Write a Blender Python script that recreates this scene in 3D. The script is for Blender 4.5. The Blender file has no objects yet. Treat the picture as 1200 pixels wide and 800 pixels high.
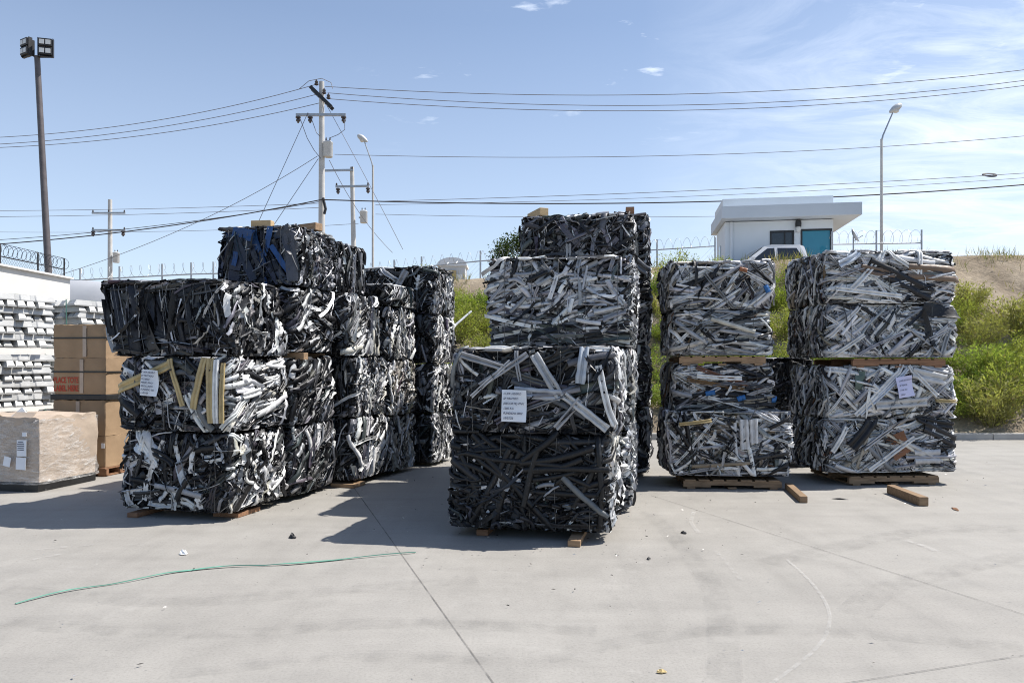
import bpy, bmesh, math, random
import numpy as np
from mathutils import Vector, Matrix

R = math.radians
C = bpy.context.scene.collection
F_PX, HOR, EYE = 867.0, 425.0, 1.6          # lens of the photograph: focal length (px of 1200), horizon row, eye height


def at(px, py, d):
    """world point seen at column px, row py of the 1200x800 photograph, d metres in front of the lens"""
    return Vector(((px - 600) / F_PX * d, d, EYE + (HOR - py) / F_PX * d))


def gd(px, py):
    """point of the yard floor seen at px, py"""
    d = EYE * F_PX / (py - HOR)
    return Vector(((px - 600) / F_PX * d, d, 0.0))


# ------------------------------------------------------------------ helpers
def tag(o, label=None, cat=None, group=None, kind=None):
    if label: o['label'] = label
    if cat: o['category'] = cat
    if group: o['group'] = group
    if kind: o['kind'] = kind
    return o


def empty(name, loc=(0, 0, 0), rz=0.0):
    o = bpy.data.objects.new(name, None)
    o.empty_display_size = 0.2
    o.location = loc
    o.rotation_euler = (0, 0, rz)
    C.objects.link(o)
    return o


def thing(name, label, cat, loc=(0, 0, 0), rz=0.0, group=None):
    return tag(empty(name, loc, rz), label, cat, group)


def link(name, me, mat, parent=None):
    o = bpy.data.objects.new(name, me)
    if mat is not None and not me.materials: me.materials.append(mat)
    C.objects.link(o)
    if parent is not None: o.parent = parent
    return o


def copy_tree(o, parent=None):
    c = o.copy()
    C.objects.link(c)
    if parent is not None: c.parent = parent
    for ch in list(o.children):
        copy_tree(ch, c)
    return c


class MB:
    """collects shapes; build() links them as one mesh object"""
    def __init__(s):
        s.v, s.f = [], []

    def add(s, vs, fs):
        b = len(s.v)
        s.v += [tuple(v) for v in vs]
        s.f += [tuple(i + b for i in f) for f in fs]
        return s

    def box(s, c, size, rz=0.0, rx=0.0, ry=0.0, bev=0.0):
        hx, hy, hz = size[0] / 2, size[1] / 2, size[2] / 2
        M = Matrix.Translation(c) @ Matrix.Rotation(rz, 4, 'Z') @ Matrix.Rotation(ry, 4, 'Y') @ Matrix.Rotation(rx, 4, 'X')
        if bev > 0:
            bm = bmesh.new()
            bmesh.ops.create_cube(bm, size=1.0)
            bmesh.ops.scale(bm, vec=size, verts=bm.verts)
            bmesh.ops.bevel(bm, geom=list(bm.edges), offset=bev, segments=2, affect='EDGES', profile=0.6)
            bm.verts.ensure_lookup_table()
            vs = [M @ v.co for v in bm.verts]
            fs = [[v.index for v in f.verts] for f in bm.faces]
            bm.free()
            return s.add(vs, fs)
        vs = [M @ Vector((x * hx, y * hy, z * hz)) for x in (-1, 1) for y in (-1, 1) for z in (-1, 1)]
        fs = [(0, 1, 3, 2), (4, 6, 7, 5), (0, 4, 5, 1), (2, 3, 7, 6), (0, 2, 6, 4), (1, 5, 7, 3)]
        return s.add(vs, fs)

    def tube(s, pts, r, n=8, cap=True):
        pts = [Vector(p) for p in pts]
        rs = r if isinstance(r, (list, tuple)) else [r] * len(pts)
        vs, fs = [], []
        ref = None
        for i, p in enumerate(pts):
            t = (pts[min(i + 1, len(pts) - 1)] - pts[max(i - 1, 0)])
            t = t.normalized() if t.length > 1e-9 else Vector((0, 0, 1))
            if ref is None:
                ref = Vector((0, 0, 1)) if abs(t.z) < .9 else Vector((1, 0, 0))
            u = (ref - t * ref.dot(t))
            u = u.normalized() if u.length > 1e-6 else t.orthogonal().normalized()
            w = t.cross(u)
            ref = u
            for k in range(n):
                a = 2 * math.pi * k / n
                vs.append(p + (u * math.cos(a) + w * math.sin(a)) * rs[i])
        for i in range(len(pts) - 1):
            for k in range(n):
                a, b = i * n + k, i * n + (k + 1) % n
                fs.append((a, b, b + n, a + n))
        if cap:
            fs.append(tuple(range(n - 1, -1, -1)))
            fs.append(tuple(range((len(pts) - 1) * n, len(pts) * n)))
        return s.add(vs, fs)

    def lathe(s, prof, c=(0, 0, 0), n=20):
        vs, fs = [], []
        for r, z in prof:
            for k in range(n):
                a = 2 * math.pi * k / n
                vs.append((c[0] + r * math.cos(a), c[1] + r * math.sin(a), c[2] + z))
        for i in range(len(prof) - 1):
            for k in range(n):
                a, b = i * n + k, i * n + (k + 1) % n
                fs.append((a, b, b + n, a + n))
        fs.append(tuple(range(n - 1, -1, -1)))
        fs.append(tuple(range((len(prof) - 1) * n, len(prof) * n)))
        return s.add(vs, fs)

    def prism(s, poly, y0, y1, taper=None):
        """polygon in x,z extruded along y"""
        n = len(poly)
        vs = [(x, y0, z) for x, z in poly] + [(x, y1, z) for x, z in poly]
        fs = [tuple(range(n)), tuple(range(2 * n - 1, n - 1, -1))]
        for i in range(n):
            j = (i + 1) % n
            fs.append((i, i + n, j + n, j))
        return s.add(vs, fs)

    def mesh(s, name, smooth=False):
        me = bpy.data.meshes.new(name)
        me.from_pydata(s.v, [], s.f)
        bm = bmesh.new(); bm.from_mesh(me)
        bmesh.ops.recalc_face_normals(bm, faces=bm.faces)
        bm.to_mesh(me); bm.free()
        if smooth:
            me.polygons.foreach_set('use_smooth', [True] * len(me.polygons))
            try: me.set_sharp_from_angle(angle=R(40))
            except Exception: pass
        me.update()
        return me

    def build(s, name, mat, parent=None, smooth=False):
        return link(name, s.mesh(name, smooth), mat, parent)


def quad_mesh(name, V, Q, col=None):
    """fast mesh from numpy vertices and quads, with an optional RGBA colour per vertex"""
    me = bpy.data.meshes.new(name)
    V = np.ascontiguousarray(V, dtype=np.float32); Q = np.ascontiguousarray(Q, dtype=np.int32)
    me.vertices.add(len(V)); me.vertices.foreach_set('co', V.ravel())
    me.loops.add(Q.size); me.loops.foreach_set('vertex_index', Q.ravel())
    me.polygons.add(len(Q))
    k = Q.shape[1]
    me.polygons.foreach_set('loop_start', np.arange(0, Q.size, k, dtype=np.int32))
    try: me.polygons.foreach_set('loop_total', np.full(len(Q), k, dtype=np.int32))
    except Exception: pass
    if col is not None:
        a = me.color_attributes.new('Col', 'FLOAT_COLOR', 'POINT')
        a.data.foreach_set('color', np.ascontiguousarray(col, dtype=np.float32).ravel())
    me.update(calc_edges=True)
    me.validate()
    return me


# ------------------------------------------------------------------ materials
class NT:
    def __init__(s, name):
        s.m = bpy.data.materials.new(name); s.m.use_nodes = True
        s.t = s.m.node_tree; s.t.nodes.clear()
        s.out = s.n('ShaderNodeOutputMaterial')

    def n(s, typ, **kw):
        nd = s.t.nodes.new(typ)
        for k, v in kw.items():
            if k.startswith('i_'):
                nd.inputs[k[2:].replace('_', ' ')].default_value = v
            else: setattr(nd, k, v)
        return nd

    def l(s, a, b): s.t.links.new(a, b)

    def coord(s, scale=(1, 1, 1), rot=(0, 0, 0), kind='Object'):
        tc = s.n('ShaderNodeTexCoord'); mp = s.n('ShaderNodeMapping')
        mp.inputs['Scale'].default_value = scale; mp.inputs['Rotation'].default_value = rot
        s.l(tc.outputs[kind], mp.inputs['Vector'])
        return mp.outputs['Vector']

    def noise(s, vec, scale, detail=4, rough=.55, dist=0.0):
        nd = s.n('ShaderNodeTexNoise')
        nd.inputs['Scale'].default_value = scale; nd.inputs['Detail'].default_value = detail
        nd.inputs['Roughness'].default_value = rough; nd.inputs['Distortion'].default_value = dist
        if vec is not None: s.l(vec, nd.inputs['Vector'])
        return nd.outputs['Fac']

    def ramp(s, fac, stops):
        nd = s.n('ShaderNodeValToRGB')
        e = nd.color_ramp.elements
        while len(e) < len(stops): e.new(.5)
        for el, (p, c) in zip(e, stops):
            el.position = p
            el.color = (c, c, c, 1) if isinstance(c, (int, float)) else (*c, 1)
        s.l(fac, nd.inputs['Fac'])
        return nd.outputs['Color']

    def mix(s, fac, a, b, mode='MIX'):
        nd = s.n('ShaderNodeMix', data_type='RGBA', blend_type=mode)
        for i, v in ((0, fac), (6, a), (7, b)):
            if hasattr(v, 'links') or hasattr(v, 'is_linked'): s.l(v, nd.inputs[i])
            elif isinstance(v, (int, float)): nd.inputs[i].default_value = v if i == 0 else (v, v, v, 1)
            else: nd.inputs[i].default_value = (*v, 1)
        return nd.outputs[2]

    def math(s, op, a, b=None):
        nd = s.n('ShaderNodeMath', operation=op)
        for i, v in ((0, a), (1, b)):
            if v is None: continue
            if isinstance(v, (int, float)): nd.inputs[i].default_value = v
            else: s.l(v, nd.inputs[i])
        return nd.outputs[0]

    def bump(s, h, strength=.3, dist=.01):
        nd = s.n('ShaderNodeBump'); nd.inputs['Strength'].default_value = strength; nd.inputs['Distance'].default_value = dist
        s.l(h, nd.inputs['Height'])
        return nd.outputs['Normal']

    def principled(s, col, rough=.6, metal=0.0, normal=None, spec=.5):
        p = s.n('ShaderNodeBsdfPrincipled')
        for k, v in (('Base Color', col), ('Roughness', rough), ('Metallic', metal), ('Specular IOR Level', spec)):
            if isinstance(v, (int, float)): p.inputs[k].default_value = v
            elif isinstance(v, tuple): p.inputs[k].default_value = (*v, 1)
            else: s.l(v, p.inputs[k])
        if normal is not None: s.l(normal, p.inputs['Normal'])
        s.l(p.outputs[0], s.out.inputs['Surface'])
        s.p = p
        return p


def plain(name, col, rough=.6, metal=0.0, var=.18, scale=6.0, bump=.15, bscale=40.0, bdist=.004, spec=.5, stretch=(1, 1, 1)):
    t = NT(name)
    v = t.coord(stretch)
    n = t.noise(v, scale, 5)
    c0 = tuple(max(0, x * (1 - var)) for x in col); c1 = tuple(min(1, x * (1 + var)) for x in col)
    c = t.ramp(n, [(.3, c0), (.7, c1)])
    t.principled(c, rough, metal, t.bump(t.noise(v, bscale, 4), bump, bdist) if bump else None, spec)
    return t.m


def scrap_material():
    t = NT('scrap_metal')
    at_ = t.n('ShaderNodeAttribute', attribute_name='Col')
    v = t.coord((1, 1, 1))
    n1 = t.noise(v, 9, 5, .6)
    n2 = t.noise(v, 55, 4, .65)
    c = t.mix(1.0, at_.outputs['Color'], t.ramp(n1, [(.25, .62), (.6, 1.0), (.8, 1.12)]), 'MULTIPLY')
    dust = t.ramp(n2, [(.55, 0.0), (.8, .13)])
    c = t.mix(dust, c, (.22, .205, .185))
    scr = t.ramp(t.noise(t.coord((40, 40, 3)), 3, 3), [(.67, 0.0), (.73, .3)])
    c = t.mix(scr, c, (.45, .45, .45))
    rough = t.ramp(n1, [(.3, .34), (.7, .58)])
    t.principled(c, rough, at_.outputs['Alpha'], t.bump(t.noise(v, 26, 5, .6), .4, .010), .38)
    return t.m


def concrete_material():
    t = NT('yard_concrete')
    v = t.coord()
    big = t.noise(v, .35, 5, .6, .4)
    mid = t.noise(v, 2.2, 6, .62)
    fine = t.noise(v, 60, 4, .7)
    streak = t.noise(t.coord((.25, 2.4, 1), (0, 0, R(18))), 1.6, 5, .6)
    streak2 = t.noise(t.coord((3.2, .2, 1), (0, 0, R(32))), 1.3, 5, .6)
    c = t.ramp(big, [(.3, (.288, .272, .247)), (.55, (.311, .295, .269)), (.75, (.334, .317, .290))])
    c = t.mix(1.0, c, t.ramp(mid, [(.28, .90), (.55, 1.0), (.8, 1.05)]), 'MULTIPLY')
    c = t.mix(1.0, c, t.ramp(streak, [(.3, .93), (.5, 1.0), (.72, 1.04)]), 'MULTIPLY')
    c = t.mix(1.0, c, t.ramp(streak2, [(.28, .93), (.48, 1.0), (.75, 1.04)]), 'MULTIPLY')
    c = t.mix(1.0, c, t.ramp(fine, [(.25, .80), (.5, 1.0), (.8, 1.10)]), 'MULTIPLY')
    # dark oily spots and small pits
    spot = t.ramp(t.noise(v, 5.5, 3, .5), [(.70, 0.0), (.78, .35)])
    c = t.mix(spot, c, (.17, .165, .155))
    oil = t.math('MULTIPLY', t.ramp(t.noise(v, 1.15, 6, .68, .8), [(.60, 0.0), (.70, 1.0)]), t.ramp(t.noise(v, 8, 4, .6), [(.35, .0), (.7, .30)]))
    c = t.mix(oil, c, (.13, .125, .115))
    pale = t.math('MULTIPLY', t.ramp(t.noise(t.coord((1, 1, 1), (0, 0, R(70))), .8, 6, .7, 1.2), [(.56, 0.0), (.68, 1.0)]), t.ramp(t.noise(v, 14, 4, .6), [(.4, .0), (.7, .30)]))
    c = t.mix(pale, c, (.45, .43, .40))
    vor = t.n('ShaderNodeTexVoronoi'); vor.inputs['Scale'].default_value = 7.0; t.l(v, vor.inputs['Vector'])
    pit = t.ramp(vor.outputs['Distance'], [(.035, .55), (.06, 0.0)])
    c = t.mix(pit, c, (.16, .155, .15))
    crk = t.noise(t.coord((1, 1, 1)), .9, 7, .7, 1.2)
    line = t.ramp(t.math('ABSOLUTE', t.math('SUBTRACT', crk, .5)), [(.0, .20), (.004, 0.0)])
    c = t.mix(line, c, (.15, .145, .14))
    h = t.math('ADD', t.math('MULTIPLY', fine, .5), t.math('MULTIPLY', mid, .7))
    t.principled(c, t.ramp(mid, [(.3, .62), (.7, .82)]), 0.0, t.bump(h, .22, .01), .35)
    return t.m


def dirt_material():
    t = NT('hill_dirt')
    v = t.coord()
    n = t.noise(v, .8, 7, .65)
    n2 = t.noise(v, 6, 6, .7)
    c = t.ramp(n, [(.3, (.21, .165, .115)), (.5, (.31, .25, .18)), (.7, (.40, .335, .25))])
    c = t.mix(1.0, c, t.ramp(n2, [(.3, .7), (.6, 1.0), (.8, 1.12)]), 'MULTIPLY')
    t.principled(c, .95, 0, t.bump(n2, .9, .08), .2)
    return t.m


def leaf_material(name):
    t = NT(name)
    a = t.n('ShaderNodeAttribute', attribute_name='Col')
    d = t.n('ShaderNodeBsdfPrincipled'); t.l(a.outputs['Color'], d.inputs['Base Color'])
    d.inputs['Roughness'].default_value = .6; d.inputs['Specular IOR Level'].default_value = .25
    tr = t.n('ShaderNodeBsdfTranslucent')
    c2 = t.mix(1.0, a.outputs['Color'], (1.0, 1.15, .55), 'MULTIPLY'); t.l(c2, tr.inputs['Color'])
    mx = t.n('ShaderNodeMixShader'); mx.inputs[0].default_value = .5
    t.l(d.outputs[0], mx.inputs[1]); t.l(tr.outputs[0], mx.inputs[2]); t.l(mx.outputs[0], t.out.inputs['Surface'])
    return t.m


def broken_material(name, col, lo, hi, scale=14.0, strength=1.0, rough=.85):
    """worn marking: patchy cover over whatever lies below"""
    t = NT(name)
    v = t.coord()
    f = t.math('MULTIPLY', t.ramp(t.noise(v, scale, 5, .7), [(lo, 0.0), (hi, 1.0)]), strength)
    p = t.n('ShaderNodeBsdfPrincipled'); p.inputs['Base Color'].default_value = (*col, 1); p.inputs['Roughness'].default_value = rough
    tr = t.n('ShaderNodeBsdfTransparent'); mx = t.n('ShaderNodeMixShader')
    t.l(f, mx.inputs[0]); t.l(tr.outputs[0], mx.inputs[1]); t.l(p.outputs[0], mx.inputs[2]); t.l(mx.outputs[0], t.out.inputs['Surface'])
    return t.m


def film_material():
    t = NT('stretch_film')
    v = t.coord((1.0, 1.0, 4.0), (R(20), R(35), 0))
    n = t.noise(v, 7, 6, .65, .8)
    g = t.n('ShaderNodeBsdfPrincipled'); g.inputs['Base Color'].default_value = (.8, .79, .78, 1); g.inputs['Roughness'].default_value = .22
    t.l(t.bump(n, .8, .03), g.inputs['Normal'])
    tr = t.n('ShaderNodeBsdfTransparent'); mx = t.n('ShaderNodeMixShader')
    t.l(t.ramp(n, [(.40, .08), (.58, .30), (.72, .72)]), mx.inputs[0])
    t.l(tr.outputs[0], mx.inputs[1]); t.l(g.outputs[0], mx.inputs[2]); t.l(mx.outputs[0], t.out.inputs['Surface'])
    return t.m


M = {
    'scrap': scrap_material(),
    'concrete': concrete_material(),
    'dirt': dirt_material(),
    'leaf': leaf_material('weed_leaf'),
    'core': plain('core_crevice_shade', (.009, .009, .010), .7, 0, .4, 12, .8, 25, .03),  # near-black colour stands in for shade deep in the crevices
    'wire': plain('baling_wire', (.16, .155, .15), .5, .7, .2, 10, 0),
    'wood': plain('raw_timber', (.32, .21, .125), .8, 0, .28, 5, .4, 30, .006, .3, (1, 6, 6)),
    'wood_red': plain('weathered_timber', (.24, .13, .075), .85, 0, .3, 5, .4, 30, .006, .3, (1, 6, 6)),
    'wood_pale': plain('fresh_pine', (.50, .36, .20), .8, 0, .2, 5, .3, 30, .005, .3, (1, 6, 6)),
    'pallet': plain('pallet_wood', (.25, .17, .105), .85, 0, .3, 7, .4, 40, .005, .3, (1, 5, 5)),
    'paper': plain('label_paper', (.74, .77, .82), .8, 0, .04, 8, .1, 30, .002),
    'paper_lilac': plain('lilac_paper', (.60, .60, .80), .8, 0, .04, 8, .1, 30, .002),
    'ink': plain('pen_ink', (.05, .06, .10), .7, 0, .2, 60, 0),
    'red_ink': plain('red_print', (.42, .06, .03), .8, 0, .25, 40, 0),
    'card': plain('cardboard', (.335, .23, .14), .85, 0, .14, 3, .25, 18, .006, .3),
    'card_pale': plain('pale_cardboard', (.45, .365, .29), .85, 0, .16, 3, .35, 9, .02, .3),
    'black': plain('black_plastic', (.015, .015, .016), .5, 0, .3, 10, .2, 30),
    'film': film_material(),
    'ingot': plain('cast_aluminium', (.44, .44, .43), .5, .35, .12, 5, .3, 30, .006),
    'green_strap': plain('green_strap', (.16, .40, .30), .4, 0, .2, 8, 0),
    'white_wall': plain('painted_white_wall', (.62, .60, .57), .85, 0, .05, 1.2, .2, 30, .004),
    'booth': plain('booth_render', (.67, .71, .74), .85, 0, .03, 1.5, .2, 40, .003),
    'booth_side': plain('booth_fascia', (.56, .61, .66), .85, 0, .03, 1.5, .2, 40, .003),
    'tarp': plain('white_tarp', (.40, .41, .43), .6, 0, .06, 1.2, .35, 1.6, .03),
    'galv': plain('galvanised_steel', (.42, .43, .44), .45, .7, .15, 8, .1, 40),
    'conc_pole': plain('concrete_pole', (.50, .49, .47), .85, 0, .12, 3, .2, 40),
    'dark_steel': plain('dark_pole_paint', (.11, .095, .095), .5, .2, .2, 4, .1, 40),
    'black_steel': plain('black_steel', (.03, .03, .032), .5, .3, .2, 8, .1, 40),
    'cable': plain('overhead_cable', (.16, .16, .18), .6, 0, .1, 3, 0),
    'cable_dark': plain('thick_overhead_cable', (.035, .03, .03), .6, 0, .1, 3, 0),
    'porcelain': plain('insulator', (.07, .055, .05), .3, 0, .2, 10, 0),
    'transformer': plain('transformer_paint', (.52, .53, .53), .45, .1, .08, 5, .05, 30),
    'lens': plain('lamp_lens', (.62, .62, .60), .2, 0, .05, 6, 0),
    'toilet': plain('toilet_plastic', (.58, .59, .59), .5, 0, .05, 3, .05, 30),
    'toilet_roof': plain('toilet_roof', (.78, .79, .79), .5, 0, .05, 3, .05, 30),
    'truck': plain('white_car_paint', (.80, .81, .82), .22, 0, .02, 2, 0),
    'tyre': plain('tyre_rubber', (.02, .02, .02), .85, 0, .2, 10, .2, 30),
    'glass_dark': plain('dark_glass', (.018, .022, .028), .05, 0, .1, 1, 0, spec=.8),
    'glass_teal': plain('teal_window_film', (.02, .20, .29), .06, 0, .12, .8, 0, spec=.8),
    'frame_dark': plain('dark_window_frame', (.03, .03, .032), .4, .3, .1, 6, 0),
    'kerb': plain('kerb_concrete', (.36, .35, .33), .85, 0, .14, 3, .3, 40, .006),
    'bark': plain('bark', (.12, .09, .06), .9, 0, .3, 8, .6, 20, .02),
    'stem': plain('weed_stem', (.22, .20, .08), .8, 0, .3, 8, 0),
    'litter_w': plain('white_plastic', (.80, .80, .80), .5, 0, .05, 8, .2, 20),
    'litter_y': plain('yellow_wrapper', (.55, .42, .20), .6, 0, .2, 20, .2, 20),
    'mark_white': broken_material('scuffed_chalk', (.66, .65, .62), .34, .62, 14, .24),
    'mark_faint': broken_material('faint_scuff', (.58, .57, .54), .46, .72, 10, .3),
    'mark_dark': broken_material('tyre_rub', (.16, .155, .15), .40, .72, 6, .19),
    'joint': broken_material('slab_joint_dirt', (.10, .095, .09), .25, .6, 5, .6),
}

rng = np.random.default_rng(7)
random.seed(7)

# ------------------------------------------------------------------ bales of scrap
BLK, BK2, CHR = (.011, .011, .013), (.022, .022, .026), (.045, .046, .050)
G1, G2, G3 = (.095, .098, .108), (.19, .195, .21), (.34, .345, .36)
SIL, WHT, CRM = (.55, .55, .56), (.74, .74, .73), (.66, .63, .56)
PAL = {
    'black':  [(7, BLK, 0), (3, BK2, 0), (1.2, CHR, .2), (.5, G3, .6), (.25, WHT, 0)],
    'sheet':  [(6, BLK, 0), (3, (.016, .017, .024), 0), (2, CHR, .1), (.35, G3, .6)],
    'glint':  [(2, BLK, 0), (2, G2, .4), (2, SIL, .7), (1.3, WHT, 0)],  # pale tones that imitate glints on metal edges
    'bw':     [(7, BLK, 0), (2.4, CHR, 0), (1.0, G2, .3), (1.3, SIL, .5), (2.0, WHT, 0)],
    'bwless': [(6.5, BLK, 0), (3.0, CHR, 0), (1.8, G1, .3), (1.2, G2, .3), (1.1, G3, .5), (.8, WHT, 0)],
    'grey':   [(3.4, BLK, 0), (3, CHR, 0), (3, G1, 0), (2.4, G2, .1), (1.3, G3, .3), (.7, WHT, 0)],
    'silver': [(1.0, BLK, 0), (1.2, G1, .2), (2.4, G3, .5), (3.2, SIL, .5), (2.6, WHT, 0)],
    'white':  [(1.9, BLK, 0), (1.0, G1, .1), (1.4, G3, .3), (1.6, SIL, .4), (3.6, WHT, 0), (.7, CRM, 0)],  # mostly white; laid on right faces it paints in their sunlight
    'crush':  [(1.4, CHR, 0), (2.2, G1, .3), (3.2, G2, .5), (3.0, G3, .6), (1.2, WHT, 0), (.9, BLK, 0)],
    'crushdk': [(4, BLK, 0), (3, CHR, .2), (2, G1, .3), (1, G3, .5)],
    'navy':   [(3, (.013, .015, .025), 0), (3.5, (.032, .040, .062), 0), (2.6, (.065, .078, .11), 0), (.7, (.02, .06, .17), 0), (.9, (.07, .085, .12), 0), (.5, G2, .4), (.2, WHT, 0)],
    'prof':   [(1.0, BLK, 0), (.7, CHR, 0), (1.5, G2, .3), (2.6, G3, .4), (3.0, SIL, .4), (4.2, WHT, 0), (.5, CRM, 0), (.35, (.33, .30, .25), 0)],
    'profdk': [(2.6, BLK, 0), (1.8, CHR, 0), (1.8, G2, .3), (2.2, G3, .4), (1.8, SIL, .4), (1.8, WHT, 0), (.9, (.30, .26, .20), 0), (.5, (.16, .09, .05), 0)],
    'tan':    [(2.0, BLK, 0), (2, (.20, .18, .15), .1), (2.5, (.36, .33, .29), .3), (2.2, SIL, .5), (1.8, WHT, 0), (.6, CRM, 0)],
    'hose':   [(9, (.010, .010, .011), 0), (3, (.02, .02, .022), 0), (.4, G2, .2)],
    'brown':  [(5, BLK, 0), (2, CHR, 0), (2, (.25, .21, .16), 0), (3, G3, .3), (3, WHT, 0), (1, SIL, .5)],
}

SECT = {
    'box':   (np.array([(-.5, 0), (.5, 0), (.5, 1), (-.5, 1)]), True),
    'groove': (np.array([(-.5, 0), (.5, 0), (.5, 1), (.16, 1), (.12, .35), (-.12, .35), (-.16, 1), (-.5, 1)]), True),
    'chan':  (np.array([(-.5, 1), (-.46, 0), (.46, 0), (.5, 1)]), False),
    'ell':   (np.array([(-.5, .1), (.1, 0), (.5, .95)]), False),
    'sheet': (np.array([(-.5, 0), (-.2, .5), (.18, .0), (.5, .6)]), False),
    'tube':  (np.array([(.5 * math.cos(a), .5 + .5 * math.sin(a)) for a in np.linspace(0, 2 * math.pi, 9)[:-1]]), True),
}


def surf(B, s, v, out):
    """point and normal of the wrapped sheet round a bale: s runs round the four sides, v climbs them and folds over top and bottom"""
    w, d, h = B['w'], B['d'], B['h']
    per = 2 * (w + d)
    s = np.mod(s, per)
    st = np.array([0, w, w + d, 2 * w + d]); ln = np.array([w, d, w, d])
    f = np.clip(np.searchsorted(st, s, side='right') - 1, 0, 3)
    t = s - st[f]
    nf = np.array([(0, -1), (1, 0), (0, 1), (-1, 0)], dtype=float)
    tf = np.array([(1, 0), (0, 1), (-1, 0), (0, -1)], dtype=float)
    o0 = np.array([(-w / 2, -d / 2), (w / 2, -d / 2), (w / 2, d / 2), (-w / 2, d / 2)])
    p = o0[f] + tf[f] * t[..., None]
    r = .055
    a1 = np.clip((t - (ln[f] - r)) / r, 0, 1); a0 = np.clip((r - t) / r, 0, 1)
    n = nf[f] + nf[(f + 1) % 4] * (a1 ** 2)[..., None] + nf[(f - 1) % 4] * (a0 ** 2)[..., None]
    aa = np.maximum(a0, a1) ** 2
    p = p - n * (aa * r * .28)[..., None]
    n = n / np.linalg.norm(n, axis=-1, keepdims=True)
    q = B['ph']
    lf = B['bulge'] * (.6 * np.sin(2.3 * s + q[0]) * np.cos(3.1 * v / h + q[1]) + .4 * np.sin(5.7 * s + q[2] + 4.3 * v) - .45 * ((v / h - .5) * 2) ** 2) - .013 * np.clip(np.abs(v / h - .5) * 2, 0, 1) ** 10
    up = np.clip((v - (h - .035)) / .07, 0, 1); dn = np.clip((.035 - v) / .07, 0, 1)
    N = np.concatenate([n * (1 - np.maximum(up, dn))[..., None], (up - dn)[..., None]], -1)
    N = N / np.maximum(np.linalg.norm(N, axis=-1, keepdims=True), 1e-6)
    exc = np.maximum(v - h, 0) + np.maximum(-v, 0)
    p = p + n * (lf - exc)[..., None]
    lean = B.get('lean', 0.0) * np.clip(v / h, 0, 1)
    z = np.clip(v, 0.0, h)
    P = np.concatenate([p, z[..., None]], -1)
    P[..., 0] += lean
    P = P + N * out[..., None]
    P[..., 2] = np.clip(P[..., 2], .004, h + .05)
    return P, N


def surf_top(B, s, v, out):
    w, d, h = B['w'], B['d'], B['h']
    P = np.stack([np.clip(s, -w / 2 + .01, w / 2 - .01) + B.get('lean', 0), np.clip(v, -d / 2 + .01, d / 2 - .01), h - .005 + np.abs(out)], -1)
    N = np.zeros_like(P); N[..., 2] = 1
    return P, N


def pick_palette(pal, n, g):
    p = PAL[pal]
    wts = np.array([x[0] for x in p], float); wts /= wts.sum()
    idx = g.choice(len(p), n, p=wts)
    col = np.array([(*x[1], x[2]) for x in p], float)[idx]
    col[:, 3] *= .45
    col[:, :3] *= g.uniform(.8, 1.18, (n, 1))
    col[:, :3] += g.normal(0, .006, (n, 3)) * (col[:, :3] > .05)
    return np.clip(col, .004, .95)


def sweep(B, sec, s0, v0, th, L, W, H, out, tilt, buck, kink, curv, g, rings, top=False):
    """n strips, each a cross-section swept along a bent line on the bale's skin"""
    n = len(s0)
    prof, closed = SECT[sec]
    K = len(prof)
    u = np.linspace(-.5, .5, rings)
    rigid = sec in ('box', 'groove', 'chan')
    if rigid: buck, kink, tilt, curv = buck * .4, kink * .7, tilt * .6, curv * .4
    elif sec != 'tube': buck, kink, curv = buck * .6, kink * .45, curv * .3
    head = th[:, None] + curv[:, None] * u[None] + np.cumsum(g.normal(0, 1, (n, rings)) * kink[:, None] * (g.random((n, rings)) < (.16 if rigid else .35)), 1)
    ds = (L / (rings - 1))[:, None]
    ss = np.cumsum(np.cos(head) * ds, 1); vv = np.cumsum(np.sin(head) * ds, 1)
    ss = ss - ss.mean(1, keepdims=True) + s0[:, None]; vv = vv - vv.mean(1, keepdims=True) + v0[:, None]
    if not top:                                   # a strip that would leave the bale folds a little way over its edge
        h = B['h']
        over = np.maximum(vv - h, 0); under = np.maximum(-vv, 0)
        vv = np.where(over > 0, h + over * .6, vv); vv = np.where(under > 0, -under * .3, vv)
    oo = out[:, None] + buck[:, None] * (g.normal(0, .6, (n, rings)) + np.sin(u[None] * g.uniform(3, 16, (n, 1)) + g.uniform(0, 6, (n, 1))))
    P, N = (surf_top if top else surf)(B, ss, vv, oo)
    T = np.gradient(P, axis=1); T /= np.maximum(np.linalg.norm(T, axis=-1, keepdims=True), 1e-6)
    Bi = np.cross(T, N); Bi /= np.maximum(np.linalg.norm(Bi, axis=-1, keepdims=True), 1e-6)
    N2 = np.cross(Bi, T)
    ph = tilt[:, None] + g.normal(0, .12 if rigid else .3, (n, 1)) * u[None] * 2
    c, s_ = np.cos(ph)[..., None], np.sin(ph)[..., None]
    B2 = c * Bi + s_ * N2; N3 = -s_ * Bi + c * N2
    Wj = W[:, None] * (1 + .20 * g.normal(0, 1, (n, rings)).clip(-1.6, 1.6) * (0.0 if sec == 'tube' else .22 if rigid else np.minimum(1.0, buck / .014)[:, None]))
    Hj = H[:, None] * (1 + .28 * g.normal(0, 1, (n, rings)).clip(-1.6, 1.6) * (0.0 if sec == 'tube' else .4 if rigid else 1.0))
    V = P[:, :, None, :] + B2[:, :, None, :] * (prof[:, 0][None, None] * Wj[..., None])[..., None] + N3[:, :, None, :] * (prof[:, 1][None, None] * Hj[..., None])[..., None]
    V[..., 2] = np.clip(V[..., 2], .003, B['h'] + .055)
    kk = K if closed else K - 1
    i = np.arange(rings - 1)[:, None]; k = np.arange(kk)[None]
    q = np.stack([i * K + k, i * K + (k + 1) % K, (i + 1) * K + (k + 1) % K, (i + 1) * K + k], -1).reshape(-1, 4)
    return V.reshape(n, rings * K, 3), q


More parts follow.
